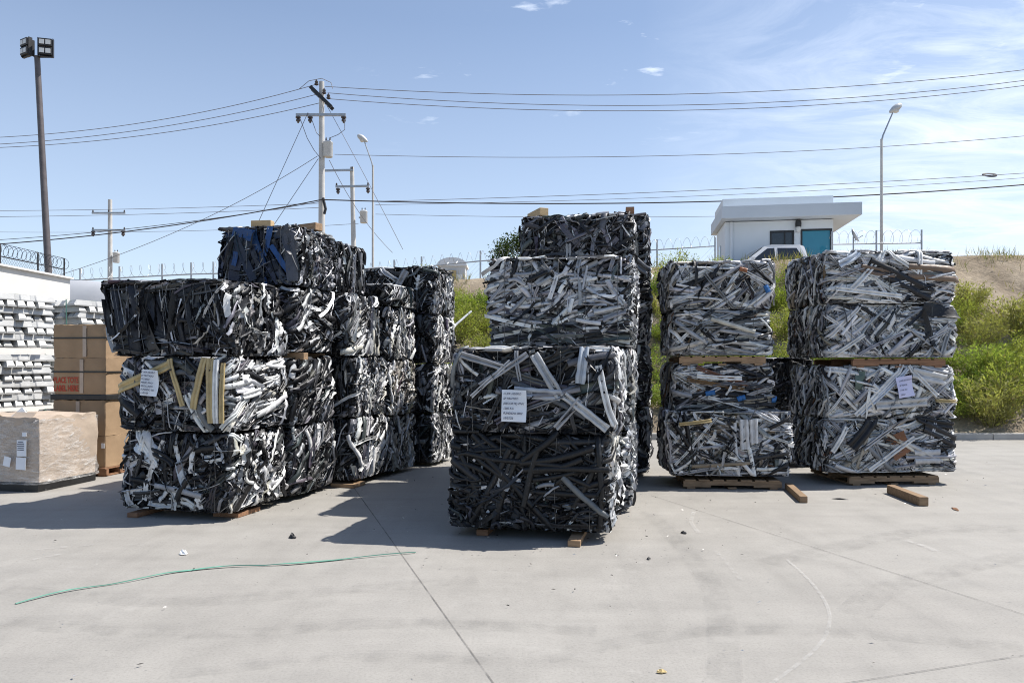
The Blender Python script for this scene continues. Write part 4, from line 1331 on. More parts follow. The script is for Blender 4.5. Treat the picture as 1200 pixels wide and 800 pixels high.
def try_spot(x, y, s, mind):
    if all((x - a) ** 2 + (y - b) ** 2 > (mind * (s + c_) / 2) ** 2 for a, b, c_ in spots):
        spots.append((x, y, s)); return True
    return False


for _ in range(6000):                                # right-hand green bank
    x, y = random.uniform(8.6, 17.5), random.uniform(15.95, 20.9)
    px = 600 + x / y * 867
    bare = (px > 1165 and y < 16.4) or (px > 1135 and y > 19.0) or (y > 19.7) 
    if bare: continue
    s = random.uniform(.85, 1.45)
    if try_spot(x, y, s, .66): plant(x, y, s, LAB_R, 'weed bushes on the slope past the widest stack')
    if len(spots) > 110: break
n0 = len(spots)
for _ in range(2500):
    x, y = random.uniform(2.6, 8.4), random.uniform(16.2, 21.1)
    s = random.uniform(.7, 1.15)
    if try_spot(x, y, s, .8): plant(x, y, s, LAB_G, 'green bushes seen between the right-hand stacks')
    if len(spots) > n0 + 46: break
n1 = len(spots)
for _ in range(600):
    x, y = random.uniform(-2.6, .2), random.uniform(16.2, 20.7)
    s = random.uniform(.75, 1.1)
    if try_spot(x, y, s, .72): plant(x, y, s, LAB_M, 'feathery bushes beside the middle column')
    if len(spots) > n1 + 34: break

g = np.random.default_rng(5)
n = 9000                                              # dry grass along the crest and in patches down the slope
xs = g.uniform(-5, 20, n); ys = np.where(g.random(n) < .5, g.normal(22.1, .35, n), g.uniform(15.8, 22.3, n))
keep = (np.sin(xs * 3.1 + 1) + np.sin(xs * 7.3) + .6 * np.sin(ys * 5 + xs * 2)) > -.1
xs, ys = xs[keep], ys[keep]; n = len(xs)
zs = np.array([hill(x, y) for x, y in zip(xs, ys)])
D = g.normal(0, .38, (n, 3)); D[:, 2] = 1
cc = np.array([.34, .27, .13]) * g.uniform(.6, 1.25, (n, 1)); gr = g.random(n) < .4; cc[gr] = np.array([.16, .18, .05]) * g.uniform(.7, 1.2, (gr.sum(), 1))
V, Q, col = leaf_cloud(np.stack([xs, ys, zs - .02], 1), D, g.uniform(.10, .42, n), g.uniform(.008, .018, n), np.concatenate([cc, np.ones((n, 1))], 1), g)
tag(link('dry_grass', quad_mesh('dry_grass', V, Q, col), M['leaf']), 'straw-coloured dry grass growing along the crest and slope', 'grass', kind='stuff')

tr = thing('small_tree', 'dark round-crowned tree standing beyond the crest, half behind the tallest stack', 'tree', (.62, 40, hill(.62, 38)))
tb = MB(); tb.tube([(0, 0, -.2), (.05, 0, 1.6), (0, .05, 3.0), (.1, 0, 4.2)], [.14, .12, .09, .04], 8)
for k in range(7):
    a = k * .9
    tb.tube([(0, 0, 1.8 + .25 * k), (.5 * math.cos(a), .5 * math.sin(a), 2.5 + .25 * k), (.95 * math.cos(a), .95 * math.sin(a), 2.9 + .25 * k)], [.05, .035, .015], 5, False)
tb.build('trunk', M['bark'], tr)
g = np.random.default_rng(77)
cl = g.normal(0, 1, (46, 3)); cl /= np.linalg.norm(cl, axis=1, keepdims=True); cl *= g.uniform(.35, 1.0, (46, 1)) ** .5 * np.array([1.5, 1.5, 1.45]); cl[:, 2] += 3.75
P = (cl[:, None] + g.normal(0, .25, (46, 210, 3))).reshape(-1, 3); n = len(P)
cb = np.repeat(np.array([.045, .065, .022]) * g.uniform(.6, 1.5, (46, 1)), 210, 0) * g.uniform(.8, 1.2, (n, 1))
V, Q, col = leaf_cloud(P, g.normal(0, 1, (n, 3)), g.uniform(.10, .2, n), g.uniform(.05, .09, n), np.concatenate([cb, np.ones((n, 1))], 1), g)
link('crown', quad_mesh('crown', V, Q, col), M['leaf'], tr)


# ------------------------------------------------------------------ fences
def razor(mb, a, b, rad, pitch, r=.008):
    a, b = Vector(a), Vector(b); L = (b - a).length; d = (b - a).normalized()
    s = Vector((-d.y, d.x, 0)).normalized(); n = int(L / pitch * 12)
    mb.tube([a + d * (L * i / n) + (s * math.cos(i / 12 * 2 * math.pi) + Vector((0, 0, 1)) * math.sin(i / 12 * 2 * math.pi)) * rad for i in range(n + 1)], r, 3, False)


def fence(label, pts, post_h, coil_r, mesh_step, group=None, pr=.03, mat='galv', coil_pitch=.3, zoff=-1.0):
    t = thing('chain_link_fence', label, 'fence', (pts[0][0], pts[0][1], pts[0][2]), 0, group)
    o0 = Vector(pts[0])
    Pt = [Vector(p) - o0 for p in pts]
    for p in Pt:
        MB().tube([p + Vector((0, 0, -.2)), p + Vector((0, 0, post_h + 2 * coil_r))], pr, 8).build('fence_post', M[mat], t)
    rl = MB(); rl.tube([p + Vector((0, 0, post_h)) for p in Pt], pr * .7, 6); rl.build('top_rail', M[mat], t)
    w = MB()
    for a, b in zip(Pt[:-1], Pt[1:]):
        L = (b - a).length
        n = max(2, int(L / mesh_step))
        for i in range(n):
            for sg in (1, -1):
                s0, s1 = i / n, i / n + sg * post_h / L
                t0 = 1.0
                if s1 > 1: t0 = (1 - s0) / (s1 - s0); s1 = 1
                if s1 < 0: t0 = (0 - s0) / (s1 - s0); s1 = 0
                w.tube([a.lerp(b, s0), a.lerp(b, s1) + Vector((0, 0, post_h * t0))], .0025, 3, False)
    w.build('wire_mesh', M[mat], t)
    rz = MB()
    for a, b in zip(Pt[:-1], Pt[1:]):
        razor(rz, a + Vector((0, 0, post_h + coil_r)), b + Vector((0, 0, post_h + coil_r)), coil_r, coil_pitch, .0055)
    rz.build('razor_coil', M[mat], t)
    return t


def fp(px, d):
    x = (px - 600) / 867 * d
    return (x, d, hill(x, d))


fence('chain-link fence with razor coil along the crest, between the booth and the long row', [fp(px, 24.6) for px in (400, 462, 494, 563, 632, 700, 770, 838)], 1.85, .17, .16, 'crest fences')
fence('short chain-link fence beside the guard booth, ending at a tall post', [fp(px, 24.6) for px in (975, 1027, 1080)], 1.75, .22, .16, 'crest fences')
fence('distant razor-wire fence showing above the black sheet bale', [fp(px, 24.0) for px in (60, 94, 140, 190, 224, 250, 300, 350, 400)], 2.28, .19, .16, 'crest fences')

wl = thing('boundary_wall', 'white painted wall carrying a black razor-wire fence', 'wall', (-10.4, 15.2, 0))
MB().box((0, .60, 1.77), (.25, 2.8, 3.54)).build('wall_panel', M['white_wall'], wl)
MB().box((.02, -2.42, 1.79), (.34, 3.2, 3.58)).build('wall_panel', M['white_wall'], wl)
MB().box((0.02, .60, 3.56), (.36, 2.85, .04)).build('coping', M['white_wall'], wl)
fence('black fence with a razor coil on top of the white wall', [(-10.38, y, 3.6) for y in (11.2, 12.5, 13.8, 15.0, 16.2, 17.15)], .16, .13, .08, None, .018, 'black_steel', .14)

# white tarpaulin over a heap
tp = bpy.data.meshes.new('tarpaulin_heap')
n, mrow = 40, 22
vs, fs = [], []
for i in range(n):
    a = 2 * math.pi * i / n
    for k in range(mrow):
        t = k / (mrow - 1)
        rr = 1.0 - t
        ca, sa = math.cos(a), math.sin(a)
        sq = 1 / max(abs(ca), abs(sa)) ** .55
        wr = 1 + .02 * math.sin(9 * a + 5 * t) + .012 * math.sin(23 * a)
        zz = 3.62 * (1 - (1 - t) ** 3.6) + .05 * math.sin(4 * a + 6 * t) * (t > .3)
        vs.append((3.1 * sq * ca * rr ** .55 * wr, 2.6 * sq * sa * rr ** .55 * wr, max(0.0, zz)))
for i in range(n):
    for k in range(mrow - 1):
        a, b = i * mrow + k, ((i + 1) % n) * mrow + k
        fs.append((a, b, b + 1, a + 1))
o = MB().add(vs, fs).build('tarpaulin', M['tarp'], None, True)
o.location = (-9.7, 19.4, 0)
tag(o, 'white tarpaulin stretched over a tall heap behind the cast ingots', 'tarpaulin')


# ------------------------------------------------------------------ poles, lamps, wires
def insul(name, p, parent, up=True, s=1.0):
    pr = [(.02, 0), (.06, .02), (.06, .05), (.03, .06), (.05, .09), (.05, .12), (.025, .13), (.02, .16)]
    mb = MB().lathe([(r * s, z * s * (1 if up else -1)) for r, z in pr], p, 10)
    return mb.build(name, M['porcelain'], parent, True)


def pole_thing(label, px, py_top, d, base_r=.15, top_r=.10, group='utility poles', lean=0.0):
    tp_ = at(px, py_top, d); zb = hill(tp_.x, d)
    t = thing('utility_pole', label, 'utility pole', (tp_.x, d, zb), 0, group)
    H = tp_.z - zb
    MB().tube([(-lean * .0, 0, -.3), (lean * .5, 0, H * .5), (lean, 0, H)], [base_r, (base_r + top_r) / 2, top_r], 12).build('pole_shaft', M['conc_pole'], t, True)
    return t, H


def arm(t, d, zp, x0, x1, py, ptx, H, mat='galv', rz=0, ins=3, th=.10):
    """cross-arm between photo columns x0 and x1 at row py"""
    a, b = at(x0, py, d), at(x1, py, d)
    L = b.x - a.x; cx = (a.x + b.x) / 2 - t.location.x; z = a.z - t.location.z
    MB().box((cx, -.14, z), (L, .09, th), rz).build('cross_arm', M[mat], t)
    for k in range(ins):
        u = (k / max(1, ins - 1) - .5) * .94 * L
        insul('insulator', (cx + u * math.cos(rz), -.14 + u * math.sin(rz), z + th / 2), t)
    return cx, z


def can(t, x, y, z, s=1.0):
    k = MB().lathe([(.20 * s, 0), (.22 * s, .03 * s), (.22 * s, .62 * s), (.235 * s, .64 * s), (.235 * s, .69 * s), (.16 * s, .75 * s), (.03 * s, .78 * s)], (x, y, z), 18).build('transformer', M['transformer'], t, True)
    for dx in (-.09, .09):
        MB().lathe([(.03, 0), (.045, .03), (.025, .06), (.04, .09), (.012, .2)], (x + dx * s, y, z + .72 * s), 8).build('bushing', M['porcelain'], k, True)
    MB().box((x - .16 * s, y + .1, z + .35 * s), (.30 * s, .08, .08)).build('bracket', M['galv'], k)
    return k


DM = 32.0
P1, H1 = pole_thing('tall concrete utility pole with twin slanted dark arms and a transformer', 377, 96, DM, .17, .11)
zof = lambda py, d, t: at(377, py, d).z - t.location.z
for dy in (-.16, .16):
    z = zof(115, DM, P1)
    MB().box((.0, dy, z), (1.25, .10, .15), 0, 0, R(44)).build('slanted_arm', M['black_steel'], P1)
for (ix, iy) in ((372, 96), (381, 106), (386, 112)):
    p = at(ix, iy + 6, DM); insul('insulator', (p.x - P1.location.x, -.16, p.z - P1.location.z), P1, True, 1.5)
arm(P1, DM, 0, 348, 406, 136, 377, H1, 'galv', 0, 0, .11)
for ix in (351, 365, 404):
    p = at(ix, 137, DM); insul('hanging_insulator', (p.x - P1.location.x, -.2, p.z - P1.location.z - .03), P1, False, 1.9)
p = at(383, 185, DM); can(P1, .30, -.10, p.z - P1.location.z, .92)
MB().tube([(0.1, -.15, zof(233, DM, P1)), (.22, -.2, zof(246, DM, P1)), (.16, -.2, zof(252, DM, P1))], .06, 6).build('cable_splice', M['black_steel'], P1)
jp = MB()
for pts in ([(350, 105), (362, 95), (377, 92), (388, 97), (390, 104)], [(352, 140), (360, 162), (368, 176), (376, 186)], [(404, 140), (404, 152), (396, 158), (386, 162)], [(366, 142), (371, 156), (375, 160)]):
    jp.tube([at(x, y, DM - .3) - P1.location for x, y in pts], .014, 4, False)
jp.build('jumper_cable', M['cable'], P1)
D2 = 44.0
P2, H2 = pole_thing('shorter concrete pole with two offset arms behind the tall one', 417, 196, D2, .18, .12)
P2.rotation_euler = (0, R(-1.2), 0)
arm(P2, D2, 0, 381, 419, 200, 417, H2, 'galv', 0, 2, .12)
arm(P2, D2, 0, 398, 437, 219, 417, H2, 'galv', 0, 2, .12)
for ix in (401, 436):
    p = at(ix, 221, D2); insul('hanging_insulator', (p.x - P2.location.x, -.2, p.z - P2.location.z), P2, False, 2.2)
p = at(430, 262, D2); can(P2, p.x - P2.location.x, -.1, p.z - P2.location.z, 1.0)
D3 = 55.0
P3, H3 = pole_thing('distant two-armed concrete pole with a small transformer, seen over the ingot bundles', 129, 234, D3, .20, .14)
arm(P3, D3, 0, 109, 148, 250, 129, H3, 'galv', 0, 3, .13)
arm(P3, D3, 0, 109, 148, 270, 129, H3, 'galv', 0, 2, .13)
for ix in (111, 146):
    p = at(ix, 271, D3); insul('hanging_insulator', (p.x - P3.location.x, -.2, p.z - P3.location.z), P3, False, 2.6)
p = at(137, 308, D3); can(P3, p.x - P3.location.x, -.1, p.z - P3.location.z, 1.05)


def street_lamp(label, px, py_base_of_arm, px_h, py_h, d, px_b=None):
    a = at(px, py_base_of_arm, d); h = at(px_h, py_h, d); zb = hill(a.x, d)
    t = thing('street_lamp', label, 'street lamp', (a.x, d, zb), 0, 'street lamps beyond the crest')
    za, v = a.z - zb, Vector((h.x - a.x, 0, h.z - a.z))
    MB().tube([(0, 0, -.2), (0, 0, za)], [.065, .045], 10).build('lamp_post', M['conc_pole'], t, True)
    MB().tube([(0, 0, za - .1), Vector((0, 0, za)) + v * .12, Vector((0, 0, za)) + v * .96], [.04, .032, .026], 8).build('lamp_arm', M['galv'], t, True)
    sg = 1 if v.x > 0 else -1
    hd = MB()
    n = 10
    e = Vector((sg * .62, 0, .42)).normalized()
    for i in range(1): pass
    c0 = Vector((0, 0, za)) + v
    prof = [(.03, -.22), (.07, -.16), (.12, -.02), (.135, .12), (.10, .26), (.04, .33), (.01, .34)]
    hd.tube([c0 + e * z for r, z in prof], [r for r, z in prof], 12)
    o = hd.build('lamp_head', M['transformer'], t, True)
    MB().lathe([(.11, 0), (.10, -.05), (.05, -.085), (.01, -.09)], (c0 + e * .08 + Vector((0, 0, -.1))), 12).build('lamp_glass', M['lens'], t, True)
    return t


street_lamp('street lamp leaning its arm towards the cloudy sky, beside the guard booth', 1033, 163, 1048, 128, 28)
street_lamp('street lamp with its arm bent towards the tall utility pole', 437, 194, 426, 163, 34)

dF = 20.0
bt, tpF = at(66, 425 + EYE * F_PX / dF, dF), at(43.5, 66, dF)
fl = thing('floodlight_mast', 'tall dark mast with two twin floodlights rising behind the ingot bundles', 'floodlight', (bt.x, bt.y, 0))
vF = tpF - Vector((bt.x, bt.y, 0))
MB().tube([(0, 0, 0), vF * .5, vF], [.10, .085, .07], 12).build('mast', M['dark_steel'], fl, True)
MB().tube([vF + Vector((-.25, 0, .12)), vF + Vector((-.05, 0, -.02)), vF + Vector((.38, 0, -.02))], .03, 6).build('mount_arm', M['black_steel'], fl)
for dx, yw in ((-.27, R(-30)), (.26, R(16))):
    h_ = empty('floodlight_head'); h_.parent = fl
    h_.location = vF + Vector((dx, -.05, .26)); h_.rotation_euler = (R(-4), 0, yw)
    bpy.data.objects.remove(h_)
    Mx = Matrix.Translation(vF + Vector((dx, -.05, .22))) @ Matrix.Rotation(yw, 4, 'Z')
    mb = MB(); mb.box((0, 0, .12), (.33, .14, .20), bev=.012); mb.box((0, 0, -.115), (.33, .14, .20), bev=.012)
    mb.box((-.18, .02, 0), (.015, .10, .48)); mb.box((.18, .02, 0), (.015, .10, .48)); mb.box((0, .02, -.25), (.37, .06, .02))
    for k in range(6): mb.box((-.14 + k * .056, .11, 0), (.012, .08, .40))
    me = mb.mesh('lamp_housing'); me.transform(Mx)
    hs = link('lamp_housing', me, M['black_steel'], fl)
    for zz in (.12, -.115):
        for sx in (-.075, .075):
            mb = MB(); mb.box((sx, -.075, zz), (.12, .012, .12), bev=.004); me = mb.mesh('lamp_panel'); me.transform(Mx); link('lamp_panel', me, M['lens'], hs)


def wire(label, pts, r=.014, mat='cable', ext=(0, 0), name='overhead_wire', cat='wire', group='overhead wires', n=36):
    """pts: (column, row, metres) in the photograph; a smooth sagging line through them"""
    pw = [at(*p) for p in pts]
    u = np.array([p[0] for p in pts], float)
    deg = min(2, len(pts) - 1)
    f = [np.polyfit(u, [p[k] for p in pw], deg) for k in range(3)]
    us = np.linspace(u.min() - ext[0], u.max() + ext[1], n)
    P = [Vector((float(np.polyval(f[0], x)), float(np.polyval(f[1], x)), float(np.polyval(f[2], x)))) for x in us]
    o = MB()
    c0 = P[0].copy(); o.tube([p - c0 for p in P], r, 5, False)
    ob = o.build(name, M[mat]); ob.location = c0
    return tag(ob, label, cat, group)


E1 = (380, 0); E2 = (0, 380)
wire('uppermost wire from the tall pole, running past the floodlight mast', [(0, 161, 34), (200, 138.5, 33), (369, 99.5, 32)], ext=E1)
wire('second wire down from the tall pole, running past the floodlight mast', [(0, 169, 34), (200, 147, 33), (374, 110, 32)], ext=E1)
wire('third wire down from the tall pole, running past the floodlight mast', [(0, 173, 34), (200, 154.5, 33), (374, 121, 32)], ext=E1)
wire('highest wire from the tall pole, running over the guard booth', [(381, 101.5, 32), (700, 111.7, 31), (1200, 82, 29)], ext=E2)
wire('second highest wire from the tall pole, running over the guard booth', [(384, 109, 32), (700, 123.7, 31), (1200, 94.5, 29)], ext=E2)
wire('third highest wire from the tall pole, close below its twin over the booth', [(386, 116, 32), (700, 130, 31), (1200, 100.5, 29)], ext=E2)
wire('lone wire from the transformer, level with the bend of the booth street lamp', [(392, 181, 32), (700, 184, 31), (1200, 159.5, 29)], .012, ext=E2)
wire('wire carrying the cable coil, above the thick black cable', [(440, 236, 38), (700, 228, 36), (1200, 203, 33)], .014, ext=E2)
wire('thin wire just above the thick black cable', [(440, 240, 38), (700, 234, 36), (1200, 208.5, 33)], .011, ext=E2)
wire('thick black cable running from the tall pole across the booth roof', [(377, 234, 31.7), (700, 238.5, 31), (1200, 216.5, 29)], .026, 'cable_dark', E2)
wire('thick black cable bundle sagging from the tall pole towards the white wall', [(0, 286, 33), (170, 268.5, 32.4), (377, 234, 31.7)], .024, 'cable_dark', E1)
wire('thinner black cable hanging under the thick bundle beside the floodlight mast', [(0, 281, 33.4), (170, 266, 32.8), (377, 236, 32.0)], .013, 'cable_dark', E1)
wire('upper of two level wires crossing the distant two-armed pole', [(0, 247, 54.6), (130, 245.5, 54.6), (380, 238, 48)], .018, ext=E1)
wire('lower of two level wires crossing the distant two-armed pole', [(0, 254, 54.6), (130, 252, 54.6), (380, 243, 48)], .018, ext=E1)
wire('long slanting wire from the tall pole down past the distant pole transformer', [(0, 342, 40), (130, 302, 37), (372, 183, 31.8)], .013, ext=E1)
wire('faint low wire between the distant pole and the blue-black bale', [(0, 272, 60), (130, 272, 55), (420, 262, 46)], .014, ext=E1)
wire('steep guy wire from the upper arm of the tall pole', [(302, 262, 31.2), (332, 196, 31.5), (361, 132, 31.8)], .013)
wire('guy wire from the transformer of the tall pole down behind the timber block', [(318, 268, 31.2), (373, 186, 31.8)], .013)
wire('guy wire from the tall pole down past the bent street lamp', [(382, 122, 32), (420, 192, 31), (472, 292, 29)], .012)
wire('guy wire from the transformer to the foot of the shorter pole', [(386, 188, 32), (404, 222, 34), (460, 296, 36)], .013)
wire('faint wire behind the chain-link fence, level with the guard booth wall', [(440, 251, 45), (600, 254, 45), (1000, 250, 45)], .014)

cp = at(1160, 206, 33.6)
cc_ = MB()
for k in range(5):
    rr = .28 + .012 * k
    cc_.tube([(rr * math.cos(a), .1 * math.sin(a) + .02 * k - .05, .085 * math.sin(a) + .014 * k) for a in np.linspace(0, 2 * math.pi, 22)], .018, 5, False)
o = cc_.build('cable_coil', M['cable_dark']); o.location = cp
tag(o, 'flat black coil of spare cable hanging on a wire in the cloudy sky', 'cable coil')

# ------------------------------------------------------------------ guard booth
bz = hill(9.5, 27)
bo = thing('guard_booth', 'small pale blue-grey guard booth with an overhanging flat roof', 'building', (9.72, 27.7, bz - .02), Y(9))
bw, bd, bh = 3.70, 2.6, 7.55 - bz
fz = at(900, 264, 27.4).z - bz; ft = at(900, 247, 27.2).z - bz
wallm = MB()
# front wall with two openings, side and back walls
def wall_with_holes(mb, x0, x1, y, th, z0, z1, holes):
    xs = sorted({x0, x1, *[h[0] for h in holes], *[h[1] for h in holes]})
    for a, b in zip(xs[:-1], xs[1:]):
        hs = [h for h in holes if h[0] <= a + 1e-6 and h[1] >= b - 1e-6]
        if not hs: mb.box(((a + b) / 2, y, (z0 + z1) / 2), (b - a, th, z1 - z0))
        else:
            h = hs[0]
            if h[2] > z0: mb.box(((a + b) / 2, y, (z0 + h[2]) / 2), (b - a, th, h[2] - z0))
            if h[3] < z1: mb.box(((a + b) / 2, y, (h[3] + z1) / 2), (b - a, th, z1 - h[3]))
x0, x1 = -bw / 2, bw / 2
wt = at(904, 273, 27).z - bz
h1 = (x0 + 1.55, x0 + 2.38, .95, wt); h2 = (x0 + 2.60, x0 + 3.66, .75, wt + .03)
wall_with_holes(wallm, x0, x1, -bd / 2 + .08, .16, 0, fz, [h1, h2])
wallm.box((x0 + .08, .08, fz / 2), (.16, bd - .16 - .004, fz)); wallm.box((x1 - .08, .08, fz / 2), (.16, bd - .164, fz)); wallm.box((0, bd / 2 - .08, fz / 2), (bw - .33, .158, fz))
wallm.build('wall', M['booth'], bo)
for h, gm_, in ((h1, 'glass_dark'), (h2, 'glass_teal')):
    fr = MB(); fw = .06
    cx, cz = (h[0] + h[1]) / 2, (h[2] + h[3]) / 2
    W_, H_ = h[1] - h[0], h[3] - h[2]
    for sx in (-1, 1): fr.box((cx + sx * (W_ / 2 - fw / 2), -bd / 2 + .02, cz), (fw, .07, H_))
    for sz in (-1, 1): fr.box((cx, -bd / 2 + .02, cz + sz * (H_ / 2 - fw / 2)), (W_ - 2 * fw, .068, fw))
    if gm_ == 'glass_dark': fr.box((cx + .1, -bd / 2 + .02, cz), (.04, .06, H_ - 2 * fw)); fr.box((cx - .02, -bd / 2 + .022, cz + .25), (W_ - 2 * fw, .05, .035))
    f_ = fr.build('window_frame', M['frame_dark'], bo)
    MB().box((cx, -bd / 2 + .045, cz), (W_ - .10, .012, H_ - .10)).build('window_pane', M[gm_], f_)
MB().box((x0 - .006, .1, 1.9), (.03, .45, .75)).build('side_window', M['glass_dark'], bo)
MB().box(((x1 + .80 + x0 - .18) / 2, -.1, (fz + ft) / 2), (bw + .98, bd + .95, ft - fz - .06), bev=.015).build('roof_slab', M['booth_side'], bo)
MB().box((-.02, .05, (ft + bh) / 2 + .002), (bw + .10, bd - .1, bh - ft - .004), bev=.012).build('parapet', M['booth'], bo)
MB().tube([(x0 + .22, -bd / 2 - .05, .0), (x0 + .22, -bd / 2 - .05, fz - .01)], .05, 10).build('downpipe', M['booth'], bo, True)
lm = MB().lathe([(.10, 0), (.11, .10), (.10, .20), (.05, .24), (.02, .26)], (h2[0] - .1, -bd / 2 - .11, wt + .10), 12).build('wall_lamp', M['frame_dark'], bo, True)
MB().lathe([(.07, 0), (.09, -.10), (.06, -.19), (.01, -.20)], (h2[0] - .1, -bd / 2 - .11, wt + .098), 12).build('lamp_globe', M['lens'], lm, True)

# satellite dish on its own post
dz = at(1000, 277, 24.3); zb = hill(dz.x, 24.3)
sd = thing('satellite_dish', 'small satellite dish on a post near the booth, by the short fence', 'satellite dish', (dz.x, 24.3, zb))
MB().tube([(0, 0, -.2), (0, 0, dz.z - zb)], .025, 8).build('dish_post', M['galv'], sd)
pr = [(.01, .0), (.10, .012), (.19, .04), (.26, .085), (.265, .08), (.19, .03), (.10, .0), (.01, -.012)]
mb = MB().lathe(pr, (0, 0, 0), 20); me = mb.mesh('dish', True)
me.transform(Matrix.Translation((-.03, -.06, dz.z - zb)) @ Matrix.Rotation(R(62), 4, 'Y') @ Matrix.Rotation(R(25), 4, 'X'))
link('dish', me, M['galv'], sd)
MB().tube([(0, -.05, dz.z - zb - .15), (.28, -.08, dz.z - zb + .02)], .012, 6).build('feed_arm', M['galv'], sd)

# ------------------------------------------------------------------ pickup
tz = 3.80
tk = thing('pickup_truck', 'white double-cab pickup parked behind the crest in front of the guard booth', 'truck', (8.85, 25.35, tz))
bodyp = [(-2.55, .42), (-2.60, .75), (-2.45, 1.02), (-1.30, 1.12), (2.55, 1.12), (2.60, .5), (2.1, .42), (1.95, .42), (1.85, .66), (1.55, .80), (1.25, .66), (1.15, .42), (-1.2, .42), (-1.3, .66), (-1.6, .80), (-1.9, .66), (-2.0, .42)]
MB().prism(bodyp, -.88, .88).build('body', M['truck'], tk)
cabp = [(-1.18, 1.115), (-.42, 1.68), (-.2, 1.735), (.72, 1.735), (.88, 1.68), (1.02, 1.115)]
vs = [(x, -.86 if z < 1.2 else -.70, z) for x, z in cabp] + [(x, .86 if z < 1.2 else .70, z) for x, z in cabp]
n = 6
MB().add(vs, [tuple(range(n)), tuple(range(2 * n - 1, n - 1, -1))] + [(i, i + n, (i + 1) % n + n, (i + 1) % n) for i in range(n)]).build('cab', M['truck'], tk)


def side_y(z): return -.86 + (z - 1.115) / (1.68 - 1.115) * .16


for q in ([(-.88, 1.20), (-.36, 1.60), (-.12, 1.62), (-.12, 1.20)], [(-.02, 1.20), (-.02, 1.62), (.62, 1.62), (.84, 1.22)]):
    for sg in (1, -1):
        vs = [(x, sg * (side_y(z) - .012), z) for x, z in q] + [(x, sg * (side_y(z) + .01), z) for x, z in q]
        MB().add(vs, [(0, 1, 2, 3), (7, 6, 5, 4), (0, 4, 5, 1), (1, 5, 6, 2), (2, 6, 7, 3), (3, 7, 4, 0)]).build('side_window', M['glass_dark'], tk)
ws = [(-1.12, -.70, 1.17), (-1.12, .70, 1.17), (-.47, .62, 1.655), (-.47, -.62, 1.655)]
MB().add([(x - .012, y, z + .014) for x, y, z in ws] + ws, [(0, 1, 2, 3), (7, 6, 5, 4), (0, 4, 5, 1), (1, 5, 6, 2), (2, 6, 7, 3), (3, 7, 4, 0)]).build('windscreen', M['glass_dark'], tk)
for x in (-1.6, 1.55):
    for y in (-.80, .80):
        w_ = MB(); me = w_.lathe([(.20, -.11), (.34, -.11), (.37, -.07), (.37, .07), (.34, .11), (.20, .11)], (0, 0, 0), 24).mesh('tyre', True); me.transform(Matrix.Translation((x, y, .37)) @ Matrix.Rotation(R(90), 4, 'X'))
        ob = link('wheel', me, M['tyre'], tk)
        me = MB().lathe([(.02, -.118), (.12, -.114), (.20, -.10), (.20, .10), (.02, .118)], (0, 0, 0), 16).mesh('rim'); me.transform(Matrix.Translation((x, y, .37)) @ Matrix.Rotation(R(90), 4, 'X'))
        link('rim', me, M['galv'], ob)
for sg in (1, -1):
    MB().box((-.92, sg * -.98, 1.22), (.12, .16, .15), bev=.02).build('wing_mirror', M['truck'], tk)
    MB().box((-2.53, sg * -.62, .86), (.10, .36, .16), bev=.02).build('headlight', M['lens'], tk)
    MB().box((-.02, sg * -.885, 1.0), (.16, .02, .03)).build('door_handle', M['galv'], tk)

# ------------------------------------------------------------------ portable toilet
pt = at(531, 304, 26.2); zt = hill(pt.x, 26.2)
to = thing('portable_toilet', 'grey portable toilet with an arched white roof behind the slope', 'portable toilet', (pt.x, 26.2, zt))
Ht = pt.z - zt
MB().box((0, 0, (Ht - .28) / 2), (.92, 1.0, Ht - .28), bev=.03).build('cabin', M['toilet'], to)
arc = [(-.52, Ht - .30)] + [(.52 * -math.cos(a), Ht - .27 + .27 * math.sin(a)) for a in np.linspace(0, math.pi, 14)] + [(.52, Ht - .30)]
MB().prism(arc, -.56, .56).build('arched_roof', M['toilet_roof'], to)
MB().box((0, -.515, (Ht - .55) / 2), (.66, .03, Ht - .62), bev=.01).build('door', M['toilet_roof'], to)
MB().box((.0, -.535, Ht - .62), (.30, .012, .34)).build('door_sign', M['litter_y'], to)

# pale pipe lying down the slope
pa, pb = at(552, 365, 18.6), at(530, 384, 17.6)
ob = MB().tube([(0, 0, 0), pb - pa], .03, 8).build('pale_pipe', M['galv']); ob.location = pa
ob.location.z = max(pa.z, hill(pa.x, pa.y) + .03)
tag(ob, 'pale pipe sticking out of the weeds beside the far end of the long row', 'pipe')

# ------------------------------------------------------------------ small things on the concrete
pts = smooth_pts([gd(18, 708), gd(80, 693), gd(150, 682), gd(205, 671), gd(262, 665), gd(310, 663), gd(348, 661), gd(420, 654), gd(487, 648)], 10)
vs, fs = [], []
for i, p in enumerate(pts):
    t = (pts[min(i + 1, len(pts) - 1)] - pts[max(i - 1, 0)]).normalized(); nn = Vector((-t.y, t.x, 0))
    tw = .5 + .5 * math.sin(i * .23); w = .005 + .009 * tw * min(1, .3 + i / 40)
    z = .008 + .008 * abs(math.sin(i * .19))
    vs += [p + nn * w + Vector((0, 0, z)), p - nn * w + Vector((0, 0, z + .005 * (1 - tw))), p - nn * w + Vector((0, 0, z - .003)), p + nn * w + Vector((0, 0, z - .003))]
for i in range(len(pts) - 1):
    for k in range(4):
        a, b = 4 * i + k, 4 * i + (k + 1) % 4
        fs.append((a, b, b + 4, a + 4))
tag(MB().add(vs, fs).build('plastic_strap', M['green_strap']), 'long green plastic strap lying on the concrete', 'strap')


